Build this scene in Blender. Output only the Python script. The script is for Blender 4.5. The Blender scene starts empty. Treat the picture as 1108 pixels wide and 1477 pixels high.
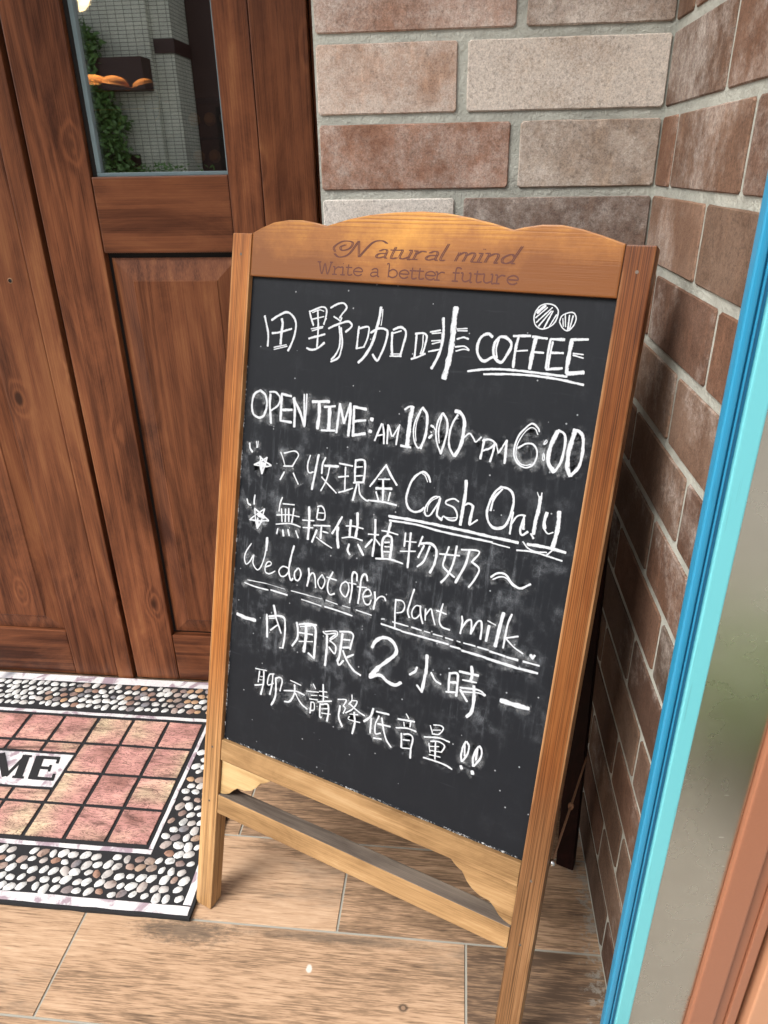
import bpy, bmesh, math, random
from mathutils import Vector, Matrix
R = math.radians
random.seed(7)
SC = bpy.context.scene
COL = SC.collection

# ------------------------------------------------------------------ camera
cam_d = bpy.data.cameras.new('camera'); cam = bpy.data.objects.new('camera', cam_d); COL.objects.link(cam)
cam_d.sensor_fit = 'VERTICAL'; cam_d.sensor_height = 36; cam_d.sensor_width = 36
cam_d.lens = 25.0842
cam.matrix_world = Matrix(((0.994787,-0.029279,0.097684,0.000000),(0.100660,0.435406,-0.894589,0.000000),(-0.016340,0.899758,0.436083,1.300000),(0,0,0,1)))
cam_d.clip_start = 0.02; cam_d.clip_end = 200
cam_d.dof.use_dof = True; cam_d.dof.focus_distance = 1.12; cam_d.dof.aperture_fstop = 20.0
SC.camera = cam

# ------------------------------------------------------------------ world, sun, exposure
SUN_EL, SUN_AZ = R(50), R(232)     # azimuth clockwise from +Y: the light comes over the viewer's left shoulder
w = bpy.data.worlds.new("World"); SC.world = w; w.use_nodes = True
nt = w.node_tree; nt.nodes.clear()
sky = nt.nodes.new('ShaderNodeTexSky'); sky.sky_type = 'NISHITA'; sky.sun_disc = False
sky.sun_elevation = SUN_EL; sky.sun_rotation = SUN_AZ; sky.dust_density = 4.0; sky.air_density = 1.0; sky.ozone_density = 1.0
hs = nt.nodes.new('ShaderNodeHueSaturation'); hs.inputs['Saturation'].default_value = 0.25   # overcast: thick white cloud
bg = nt.nodes.new('ShaderNodeBackground'); bg.inputs['Strength'].default_value = 0.11
wo = nt.nodes.new('ShaderNodeOutputWorld')
nt.links.new(sky.outputs[0], hs.inputs['Color']); nt.links.new(hs.outputs[0], bg.inputs['Color']); nt.links.new(bg.outputs[0], wo.inputs['Surface'])
sl = bpy.data.lights.new('sun', 'SUN'); sl.energy = 1.5; sl.angle = R(28); sl.color = (1.0, 0.96, 0.9)
so = bpy.data.objects.new('sun', sl); COL.objects.link(so)
sdir = Vector((math.sin(SUN_AZ)*math.cos(SUN_EL), math.cos(SUN_AZ)*math.cos(SUN_EL), math.sin(SUN_EL)))
so.rotation_euler = sdir.to_track_quat('Z', 'Y').to_euler()
so.location = (-2, -3, 4)
SC.view_settings.view_transform = 'Standard'; SC.view_settings.look = 'None'
SC.view_settings.gamma = 1; SC.view_settings.use_curve_mapping = False
SC.view_settings.exposure = 1.3
SC.render.engine = 'CYCLES'

# ------------------------------------------------------------------ helpers
def tag(o, label=None, cat=None, group=None, kind=None):
    if label: o['label'] = label
    if cat: o['category'] = cat
    if group: o['group'] = group
    if kind: o['kind'] = kind
    return o
def empty(name, loc=(0,0,0), label=None, cat=None, group=None):
    o = bpy.data.objects.new(name, None); COL.objects.link(o); o.location = loc; o.empty_display_size = .1
    return tag(o, label, cat, group)
def link(name, me, mat=None, parent=None, loc=None):
    if mat is not None and len(me.materials) == 0:
        for m in (mat if isinstance(mat, (list, tuple)) else [mat]): me.materials.append(m)
    o = bpy.data.objects.new(name, me); COL.objects.link(o)
    if parent is not None: o.parent = parent
    if loc is not None: o.location = loc
    return o
def bm_mesh(bm, name, smooth=False):
    bmesh.ops.recalc_face_normals(bm, faces=bm.faces)
    me = bpy.data.meshes.new(name); bm.to_mesh(me); bm.free()
    if smooth:
        for p in me.polygons: p.use_smooth = True
    return me
def add_box(bm, c0, c1):
    x0,y0,z0 = c0; x1,y1,z1 = c1
    vs = [bm.verts.new(p) for p in ((x0,y0,z0),(x1,y0,z0),(x1,y1,z0),(x0,y1,z0),(x0,y0,z1),(x1,y0,z1),(x1,y1,z1),(x0,y1,z1))]
    for f in ((0,3,2,1),(4,5,6,7),(0,1,5,4),(1,2,6,5),(2,3,7,6),(3,0,4,7)): bm.faces.new([vs[i] for i in f])
    return vs
def box(name, c0, c1, mat, parent=None, bev=0.002, seg=2):
    """bevelled box; its origin sits at its centre so the object coordinates are its own"""
    c = [(a+b)/2 for a,b in zip(c0,c1)]
    bm = bmesh.new(); add_box(bm, [a-q for a,q in zip(c0,c)], [b-q for b,q in zip(c1,c)])
    if bev: bmesh.ops.bevel(bm, geom=bm.edges[:], offset=bev, segments=seg, affect='EDGES', profile=.6)
    return link(name, bm_mesh(bm, name), mat, parent, c)
def prism(name, pts, d0, d1, mat, parent=None, bev=0.0015, plane='xz'):
    """outline pts extruded from d0 to d1"""
    cx = sum(p[0] for p in pts)/len(pts); cy = sum(p[1] for p in pts)/len(pts); cd = (d0+d1)/2
    bm = bmesh.new()
    mk = (lambda a,b,d:(a-cx,d-cd,b-cy)) if plane == 'xz' else (lambda a,b,d:(a-cx,b-cy,d-cd))
    A = [bm.verts.new(mk(a,b,d0)) for a,b in pts]; B = [bm.verts.new(mk(a,b,d1)) for a,b in pts]
    n = len(pts); f0 = bm.faces.new(A); f1 = bm.faces.new(B[::-1])
    for i in range(n): bm.faces.new([A[i],B[i],B[(i+1)%n],A[(i+1)%n]])
    bmesh.ops.recalc_face_normals(bm, faces=bm.faces)
    if bev: bmesh.ops.bevel(bm, geom=list(set(list(f0.edges)+list(f1.edges))), offset=bev, segments=2, affect='EDGES', profile=.6)
    loc = (cx,cd,cy) if plane == 'xz' else (cx,cy,cd)
    return link(name, bm_mesh(bm, name), mat, parent, loc)
def catmull(P, step):
    if len(P) == 2: pts = [Vector(P[0]), Vector(P[1])]
    else:
        pts = []
        Q = [Vector(P[0])*2-Vector(P[1])] + [Vector(p) for p in P] + [Vector(P[-1])*2-Vector(P[-2])]
        for i in range(1, len(Q)-2):
            a,b,c,d = Q[i-1:i+3]; n = max(2, int((c-b).length/step)+1)
            for k in range(n):
                t = k/n
                pts.append(.5*((2*b)+(c-a)*t+(2*a-5*b+4*c-d)*t*t+(3*b-a-3*c+d)*t**3))
        pts.append(Q[-2])
    out = [pts[0]]
    for i in range(1, len(pts)):
        L = (pts[i]-pts[i-1]).length; n = max(1, int(L/step))
        for k in range(1, n+1): out.append(pts[i-1].lerp(pts[i], k/n))
    return out
def tube(name, P, r, mat, parent=None, seg=8, step=.01):
    pts = catmull(P, step); bm = bmesh.new(); rings = []
    for i,p in enumerate(pts):
        t = (pts[min(i+1,len(pts)-1)]-pts[max(i-1,0)]).normalized()
        a = t.orthogonal().normalized() if i == 0 else (rings[-1][1]-t*rings[-1][1].dot(t)).normalized()
        b = t.cross(a); rr = r(i/(len(pts)-1)) if callable(r) else r
        rings.append(([bm.verts.new(p+a*rr*math.cos(2*math.pi*k/seg)+b*rr*math.sin(2*math.pi*k/seg)) for k in range(seg)], a))
    for (r0,_),(r1,_) in zip(rings, rings[1:]):
        for k in range(seg): bm.faces.new([r0[k],r0[(k+1)%seg],r1[(k+1)%seg],r1[k]])
    bm.faces.new(rings[0][0][::-1]); bm.faces.new(rings[-1][0])
    return link(name, bm_mesh(bm, name, True), mat, parent)

def adopt(o, parent):
    o.parent = parent; o.location = Vector(o.location)-Vector(parent.location); return o

# ------------------------------------------------------------------ material toolkit
class G:
    def __init__(s, name):
        s.m = bpy.data.materials.new(name); s.m.use_nodes = True; s.t = s.m.node_tree; s.t.nodes.clear()
        s.out = s.n('OutputMaterial'); s.p = s.n('BsdfPrincipled'); s.l(s.p.outputs[0], s.out.inputs['Surface'])
    def n(s, t, **k):
        nd = s.t.nodes.new('ShaderNode'+t)
        for a,b in k.items(): setattr(nd, a, b)
        return nd
    def l(s, a, b): s.t.links.new(a, b)
    def v(s, sock, val):
        if hasattr(val, 'is_output') or isinstance(val, bpy.types.NodeSocket): s.l(val, sock)
        else: sock.default_value = val
    def math(s, op, a, b=0.0, c=0.0, clamp=False):
        nd = s.n('Math', operation=op, use_clamp=clamp); s.v(nd.inputs[0], a); s.v(nd.inputs[1], b)
        if len(nd.inputs) > 2: s.v(nd.inputs[2], c)
        return nd.outputs[0]
    def coord(s, which='Object'): return s.n('TexCoord').outputs[which]
    def pos(s): return s.n('NewGeometry').outputs['Position']
    def rnd(s): return s.n('ObjectInfo').outputs['Random']
    def shift(s, co, k=(13.1,7.7,29.3)):
        c = s.n('CombineXYZ')
        for i in range(3): s.v(c.inputs[i], s.math('MULTIPLY', s.rnd(), k[i]))
        a = s.n('VectorMath', operation='ADD'); s.l(co, a.inputs[0]); s.l(c.outputs[0], a.inputs[1]); return a.outputs[0]
    def map(s, co, sc, loc=(0,0,0), rot=(0,0,0)):
        m = s.n('Mapping'); m.inputs['Scale'].default_value = sc; m.inputs['Location'].default_value = loc; m.inputs['Rotation'].default_value = rot
        s.l(co, m.inputs['Vector']); return m.outputs[0]
    def noise(s, co, scale, detail=4, rough=.55, dist=0.0):
        nd = s.n('TexNoise'); s.l(co, nd.inputs['Vector']); nd.inputs['Scale'].default_value = scale
        nd.inputs['Detail'].default_value = detail; nd.inputs['Roughness'].default_value = rough; nd.inputs['Distortion'].default_value = dist
        return nd.outputs['Fac']
    def ramp(s, f, stops, interp='LINEAR'):
        r = s.n('ValToRGB'); r.color_ramp.interpolation = interp; e = r.color_ramp.elements
        while len(e) < len(stops): e.new(.5)
        for q,(p,c) in zip(e, stops):
            q.position = p; q.color = (c,c,c,1) if isinstance(c,(int,float)) else (*c,1)
        s.l(f, r.inputs[0]); return r.outputs[0]
    def step(s, f, a, b):
        m = s.n('MapRange', interpolation_type='SMOOTHSTEP'); s.v(m.inputs['Value'], f)
        m.inputs['From Min'].default_value = a; m.inputs['From Max'].default_value = b; return m.outputs[0]
    def mix(s, f, a, b, mode='MIX'):
        m = s.n('Mix', data_type='RGBA', blend_type=mode); s.v(m.inputs[0], f)
        for sk,val in ((m.inputs[6],a),(m.inputs[7],b)):
            if isinstance(val, tuple) and len(val) == 3: val = (*val,1)
            s.v(sk, val)
        return m.outputs[2]
    def bump(s, h, strength=.3, dist=.001, normal=None):
        b = s.n('Bump'); b.inputs['Strength'].default_value = strength; b.inputs['Distance'].default_value = dist; s.l(h, b.inputs['Height'])
        if normal is not None: s.l(normal, b.inputs['Normal'])
        return b.outputs[0]
    def fin(s, col=None, rough=.5, metal=0.0, spec=.5, normal=None, coat=None):
        if col is not None: s.v(s.p.inputs['Base Color'], (*col,1) if isinstance(col, tuple) else col)
        s.v(s.p.inputs['Roughness'], rough); s.v(s.p.inputs['Metallic'], metal); s.v(s.p.inputs['Specular IOR Level'], spec)
        if coat: s.p.inputs['Coat Weight'].default_value = coat[0]; s.p.inputs['Coat Roughness'].default_value = coat[1]
        if normal is not None: s.l(normal, s.p.inputs['Normal'])
        return s.m

def wood(name, dark, mid, light, axis=2, ring=34, knots=.75, rough=.42, scale=1.0, stain=(.5,.5), fib=.20, spec=.45, weather=None, rw=.12):
    g = G(name); co = g.shift(g.coord())
    sc = [8*scale]*3; sc[axis] = .55*scale
    base = g.map(co, tuple(sc))
    ks = [8.5*scale]*3; ks[axis] = 4.6*scale; ks[1] = .05
    kv = g.n('TexVoronoi', feature='F1'); g.l(g.map(co, tuple(ks)), kv.inputs['Vector']); kv.inputs['Scale'].default_value = 1.0; kv.inputs['Randomness'].default_value = .9
    kd = kv.outputs['Distance']; sel = g.n('SeparateColor'); g.l(kv.outputs['Color'], sel.inputs[0])
    pick = g.math('GREATER_THAN', sel.outputs[0], knots)
    swirl = g.math('MULTIPLY', g.math('SUBTRACT', 1.0, g.step(kd, 0.0, .30)), pick)
    n0 = g.noise(base, .9, 3, .45)
    n0 = g.math('ADD', n0, g.math('MULTIPLY', swirl, .15))
    rings = g.math('MULTIPLY_ADD', g.math('SINE', g.math('MULTIPLY', n0, ring*2.4)), .5, .5)
    rings = g.math('POWER', rings, 1.8)
    fs = [260*scale]*3; fs[axis] = 5*scale
    fibre = g.noise(g.map(co, tuple(fs)), 1.0, 3, .6)
    ss = [5*scale]*3; ss[axis] = 1.3*scale
    blot = g.noise(g.map(co, tuple(ss)), 1.0, 4, .6)
    line = g.noise(g.map(co, tuple(480*scale if i != axis else 3.5*scale for i in range(3))), 1.0, 2, .5)
    bg_ = g.noise(g.map(co, tuple(11*scale if i != axis else 3.0*scale for i in range(3))), 1.0, 7, .72, .8)
    f = g.math('ADD', g.math('MULTIPLY', rings, rw), g.math('ADD', g.math('MULTIPLY', fibre, fib), g.math('MULTIPLY', blot, .70)))
    f = g.math('ADD', f, g.math('MULTIPLY', g.math('SUBTRACT', bg_, .5), .75))
    f = g.math('ADD', f, g.math('MULTIPLY', g.math('SUBTRACT', line, .5), .34))
    f = g.math('SUBTRACT', f, .08+rw*.25)
    col = g.ramp(f, [(.18,dark),(.45,mid),(.78,light)])
    core = g.math('MULTIPLY', g.math('SUBTRACT', 1.0, g.step(kd, .05, .12)), pick)
    col = g.mix(g.math('MULTIPLY', core, .85), col, tuple(c*.45 for c in dark))
    var = g.ramp(g.rnd(), [(0,.86),(1,1.12)])
    col = g.mix(1.0, col, var, 'MULTIPLY')
    if weather:   # pale, sun-bleached wear rubbed into the surface in blotches
        wn = g.noise(g.map(co, tuple(ss)), 2.2, 6, .7)
        col = g.mix(g.math('MULTIPLY', g.step(wn, *weather[1]), weather[2]), col, weather[0])
    h = g.math('ADD', g.math('MULTIPLY', fibre, .6), g.math('MULTIPLY', rings, .25))
    rg = g.math('MULTIPLY_ADD', blot, .25, rough-.12)
    return g.fin(col, rg, spec=spec, normal=g.bump(h, .35, .0006))

def plain(name, col, rough=.5, metal=0.0, spec=.5, var=.12, nscale=30, bump=0.0):
    g = G(name); co = g.coord(); n = g.noise(co, nscale, 5, .6)
    c = g.mix(n, tuple(x*(1-var) for x in col), tuple(min(1,x*(1+var)) for x in col))
    return g.fin(c, g.math('MULTIPLY_ADD', n, .15, rough-.07), metal, spec, g.bump(n, bump, .001) if bump else None)
# ------------------------------------------------------------------ materials
door_cols = ((.050,.015,.007),(.195,.067,.029),(.36,.155,.062))
M = {}
M['door_v'] = wood('stained_pine_upright', *door_cols, axis=2, knots=.62, rough=.36, spec=.28)
M['door_h'] = wood('stained_pine_level', *door_cols, axis=0, knots=.80, rough=.38, spec=.28)
M['door_gap'] = plain('black_joint', (.008,.006,.005), .8)
M['floor_tile'] = None
sign_cols = ((.12,.042,.014),(.29,.115,.038),(.46,.22,.08))
M['sign_v'] = wood('varnished_pine_upright', *sign_cols, axis=2, knots=.93, rough=.42, scale=1.6, ring=20)
M['sign_h'] = wood('varnished_pine_level', *sign_cols, axis=0, knots=.95, rough=.38, scale=1.6, ring=20)
raw_cols = ((.16,.088,.036),(.335,.200,.090),(.52,.365,.200))
M['raw_h'] = wood('worn_pine_level', *raw_cols, axis=0, knots=.95, rough=.6, spec=.2, scale=1.6, ring=18)
M['raw_v'] = wood('worn_pine_upright', *raw_cols, axis=2, knots=.95, rough=.6, scale=1.6, ring=18)
M['dark_leg'] = wood('shaded_stained_pine', (.004,.002,.002),(.012,.0035,.003),(.032,.009,.006), axis=2, knots=.95, scale=1.6, spec=.12, rough=.6)  # dark stain, blackened further to paint in the shade behind the board

def leg_mat():   # varnish worn off towards the feet: the colour follows the height on the leg itself
    g = G('worn_varnish_leg'); co = g.coord(); sh = g.shift(co)
    f = g.noise(g.map(sh, (420,420,7)), 1, 3, .6); b = g.noise(g.map(sh, (9,9,2.2)), 1, 5, .65)
    t = g.math('ADD', g.math('MULTIPLY', f, .45), g.math('MULTIPLY', b, .75)); t = g.math('SUBTRACT', t, .1)
    red = g.ramp(t, [(.25,(.070,.018,.005)),(.5,(.225,.080,.020)),(.75,(.38,.165,.048))])
    raw = g.ramp(t, [(.25,(.13,.068,.028)),(.5,(.30,.172,.078)),(.75,(.47,.315,.165))])
    z = g.n('SeparateXYZ'); g.l(co, z.inputs[0])
    k = g.step(g.math('ADD', z.outputs[2], g.math('MULTIPLY', g.math('SUBTRACT', b, .5), .5)), -.42, -.02)
    col = g.mix(k, raw, red)
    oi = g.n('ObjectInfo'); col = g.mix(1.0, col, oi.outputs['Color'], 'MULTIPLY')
    ln = g.noise(g.map(sh, (700,700,2.5)), 1, 2, .5); col = g.mix(1.0, col, g.ramp(ln, [(.38,.50),(.54,1.10)]), 'MULTIPLY')
    ed = g.step(g.math('ABSOLUTE', z.outputs[0]), .0135, .0185)   # arrises rubbed pale
    col = g.mix(g.math('MULTIPLY', ed, g.math('MULTIPLY', g.step(b, .42, .6), .55)), col, (.48,.28,.13))
    return g.fin(col, g.math('MULTIPLY_ADD', b, .3, .28), spec=.22, normal=g.bump(f, .35, .0006))
M['leg'] = leg_mat()

def arch_mat():
    g = G('honey_varnish_arch'); co = g.coord()
    zz = g.n('SeparateXYZ'); g.l(co, zz.inputs[0])
    gr = g.math('ADD', g.math('MULTIPLY', zz.outputs[2], 1150), g.math('MULTIPLY', g.noise(g.map(co, (4,1,22)), 1, 3, .5), 16))
    rg = g.math('POWER', g.math('MULTIPLY_ADD', g.math('SINE', gr), .5, .5), 3.0)
    rg = g.math('MULTIPLY', rg, g.step(zz.outputs[2], -.02, .02))
    f = g.noise(g.map(co, (8,400,400)), 1, 3, .6); b = g.noise(co, 13, 7, .72); b2 = g.noise(co, 5.0, 3, .5)
    t = g.math('ADD', g.math('MULTIPLY', f, .25), g.math('MULTIPLY', b, .85)); t = g.math('SUBTRACT', t, g.math('MULTIPLY', rg, .22))
    z = g.n('SeparateXYZ'); g.l(co, z.inputs[0])
    # the varnish is thicker and redder along the lower edge and the right shoulder
    lo = g.math('ADD', g.math('MULTIPLY', z.outputs[2], 6.8), g.math('MULTIPLY', g.math('SUBTRACT', b2, .5), .8))
    lo = g.math('SUBTRACT', lo, g.math('MULTIPLY', g.math('ABSOLUTE', g.math('ADD', z.outputs[0], .03)), .9))
    t = g.math('ADD', t, lo)
    col = g.ramp(t, [(.05,(.165,.057,.014)),(.34,(.27,.105,.024)),(.60,(.47,.215,.040)),(.92,(.68,.40,.085))])
    return g.fin(col, g.math('MULTIPLY_ADD', b, .25, .28), spec=.25, normal=g.bump(g.math('SUBTRACT', f, g.math('MULTIPLY', rg, .5)), .3, .0007))
M['arch'] = arch_mat()

def board_mat():
    g = G('chalkboard_slate'); co = g.coord()
    z = g.n('SeparateXYZ'); g.l(co, z.inputs[0]); X, Z = z.outputs[0], z.outputs[2]
    big = g.noise(co, 5, 3, .5); streak = g.noise(g.map(co, (110,1,14)), 1, 6, .7); cloud = g.noise(co, 26, 8, .72); fine = g.noise(co, 420, 3, .7)
    diag = g.noise(g.map(co, (8,1,90), rot=(0,R(-7),0)), 1, 4, .6)
    # rubbed-out chalk lies where the writing has been changed often: from the hours down to the last line
    top = g.math('SUBTRACT', 1.0, g.step(g.math('ADD', Z, g.math('MULTIPLY', big, .10)), .20, .27))
    bot = g.step(g.math('ADD', Z, g.math('MULTIPLY', big, .14)), -.22, -.12)
    area = g.math('MULTIPLY', top, bot)
    patch = g.step(g.noise(co, 9, 3, .6), .40, .66)
    dust = g.math('ADD', g.math('MULTIPLY', g.step(streak, .50, .78), .30), g.math('MULTIPLY', g.step(cloud, .48, .76), .42))
    dust = g.math('MULTIPLY', dust, g.math('MULTIPLY_ADD', patch, .8, .25))
    grit = g.noise(co, 900, 2, .8)
    dust = g.math('MULTIPLY', dust, g.math('MULTIPLY_ADD', g.step(grit, .40, .68), 1.3, .30))
    dust = g.math('MULTIPLY', dust, g.math('MULTIPLY_ADD', area, 1.05, .10))
    dust = g.math('ADD', dust, g.math('MULTIPLY', g.step(diag, .62, .78), .05))
    spk = g.n('TexVoronoi', feature='F1'); g.l(co, spk.inputs['Vector']); spk.inputs['Scale'].default_value = 85
    sc = g.n('SeparateColor'); g.l(spk.outputs['Color'], sc.inputs[0])
    dot = g.math('MULTIPLY', g.math('LESS_THAN', spk.outputs['Distance'], g.math('MULTIPLY', sc.outputs[1], .13)), g.math('GREATER_THAN', sc.outputs[0], .84))
    col = g.mix(dust, (.0110,.0125,.0155), (.27,.29,.32))
    col = g.mix(g.math('MULTIPLY', dot, .30), col, (.72,.75,.79))
    return g.fin(col, g.math('MULTIPLY_ADD', cloud,   .2, .42), spec=.12, normal=g.bump(fine, .12, .0004))
M['board'] = board_mat()

def chalk_mat(name, kind):
    g = G(name); uv = g.coord('UV'); s = g.n('SeparateXYZ'); g.l(uv, s.inputs[0]); co = g.coord()
    edge = g.math('ABSOLUTE', s.outputs[1])
    n1 = g.noise(co, 1500, 3, .75); n2 = g.noise(co, 330, 4, .65); n3 = g.noise(g.map(uv, (90,5,1)), 1, 3, .6)
    if kind == 'stroke':
        d = g.math('SUBTRACT', 1.02, g.math('POWER', edge, 2.6))
        d = g.math('ADD', d, g.math('MULTIPLY', g.math('SUBTRACT', n1, .5), 1.7))
        d = g.math('ADD', d, g.math('MULTIPLY', g.math('SUBTRACT', n2, .5), 1.2))
        d = g.math('ADD', d, g.math('MULTIPLY', g.math('SUBTRACT', n3, .5), 1.9))
        a = g.step(d, .12, .75); a = g.math('MULTIPLY', a, .97)
        col = g.mix(n1, (.42,.44,.47), (.58,.60,.63))
    elif kind == 'smear':
        d = g.math('SUBTRACT', 1.0, g.math('POWER', edge, 1.4))
        a = g.math('MULTIPLY', g.math('MULTIPLY', d, g.math('MULTIPLY', g.step(n1, .38, .66), g.step(g.noise(co, 42, 5, .72), .44, .66))), .38)
        col = g.mix(n1, (.55,.58,.62), (.75,.78,.80))
    else:         # crumbs caught in the corner between board and frame
        a = g.math('MULTIPLY', g.math('MULTIPLY', g.step(g.math('ADD', g.math('MULTIPLY', n2, .7), g.math('MULTIPLY', g.noise(co, 38, 3, .6), .5)), .58, .78), .75), g.step(g.math('SUBTRACT', 1.0, edge), .0, .5))
        col = (.78,.78,.78)
    g.fin(col, .95, spec=.1)
    tr = g.n('BsdfTransparent'); mx = g.n('MixShader'); g.l(a, mx.inputs[0]); g.l(tr.outputs[0], mx.inputs[1]); g.l(g.p.outputs[0], mx.inputs[2]); g.l(mx.outputs[0], g.out.inputs['Surface'])
    return g.m
M['chalk'] = chalk_mat('white_chalk', 'stroke'); M['smear'] = chalk_mat('smeared_chalk', 'smear'); M['crumb'] = chalk_mat('chalk_crumbs', 'crumb')
M['engrave'] = plain('burnt_engraving', (.085,.020,.008), .7)

def brick_mat():
    g = G('aged_brick_tile'); co = g.shift(g.coord()); oi = g.n('ObjectInfo')
    n1 = g.noise(co, 9, 6, .65, .3); n2 = g.noise(co, 30, 8, .75); n3 = g.noise(co, 240, 4, .7); n4 = g.noise(co, 4.5, 3, .5); n5 = g.noise(g.map(co, (60,60,14)), 1, 4, .6)
    base = oi.outputs['Color']
    col = g.mix(g.step(n1, .38, .62), g.mix(1.0, base, (.72,.66,.62), 'MULTIPLY'), base)
    n6 = g.noise(g.map(co, (5,5,18)), 1, 6, .65, .8); col = g.mix(g.math('MULTIPLY', g.step(n6, .52, .68), .38), col, g.mix(1.0, base, (.62,.55,.52), 'MULTIPLY'))
    col = g.mix(g.math('MULTIPLY', g.step(n5, .5, .75), .35), col, g.mix(1.0, base, (1.5,1.35,1.2), 'MULTIPLY'))
    al = oi.outputs['Alpha']
    bloom = g.math('ADD', g.math('MULTIPLY', n2, .55), g.math('MULTIPLY', n4, .65))
    bl = g.step(g.math('ADD', bloom, g.math('MULTIPLY', al, .30)), .66, .98)
    bl = g.math('MULTIPLY', bl, g.math('MULTIPLY_ADD', n3, .9, .30))
    col = g.mix(g.math('MULTIPLY', bl, .85), col, (.62,.57,.52))
    pit = g.step(n3, .66, .76); spot = g.step(n2, .66, .74)
    sp1 = g.noise(co, 420, 3, .85); sp2 = g.noise(co, 150, 5, .8)
    col = g.mix(1.0, col, g.ramp(sp1, [(.34,.70),(.50,1.0),(.68,1.22)]), 'MULTIPLY')
    col = g.mix(1.0, col, g.ramp(sp2, [(.34,.66),(.46,1.0),(.66,1.16)]), 'MULTIPLY')
    col = g.mix(g.math('MULTIPLY', pit, .55), col, g.mix(1.0, base, (.35,.3,.28), 'MULTIPLY'))
    col = g.mix(g.math('MULTIPLY', spot, .5), col, g.mix(1.0, base, (.45,.38,.34), 'MULTIPLY'))
    h = g.math('ADD', g.math('MULTIPLY', n2, 1.0), g.math('ADD', g.math('MULTIPLY', n3, .35), g.math('MULTIPLY', n1, .6)))
    return g.fin(col, .82, spec=.25, normal=g.bump(h, .55, .0028))
M['brick'] = brick_mat()
def mortar_mat():
    g = G('grey_mortar'); p = g.pos(); n = g.noise(p, 26, 6, .65); n2 = g.noise(p, 180, 3, .6)
    col = g.mix(n, (.29,.30,.26), (.50,.50,.45)); st = g.noise(p, 7, 5, .7); col = g.mix(1.0, col, g.ramp(st, [(.3,.72),(.6,1.08)]), 'MULTIPLY')
    n3 = g.noise(p, 70, 5, .75)
    return g.fin(col, .9, spec=.2, normal=g.bump(g.math('ADD', n3, g.math('MULTIPLY', n2, .5)), .9, .004))
M['mortar'] = mortar_mat()

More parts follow.
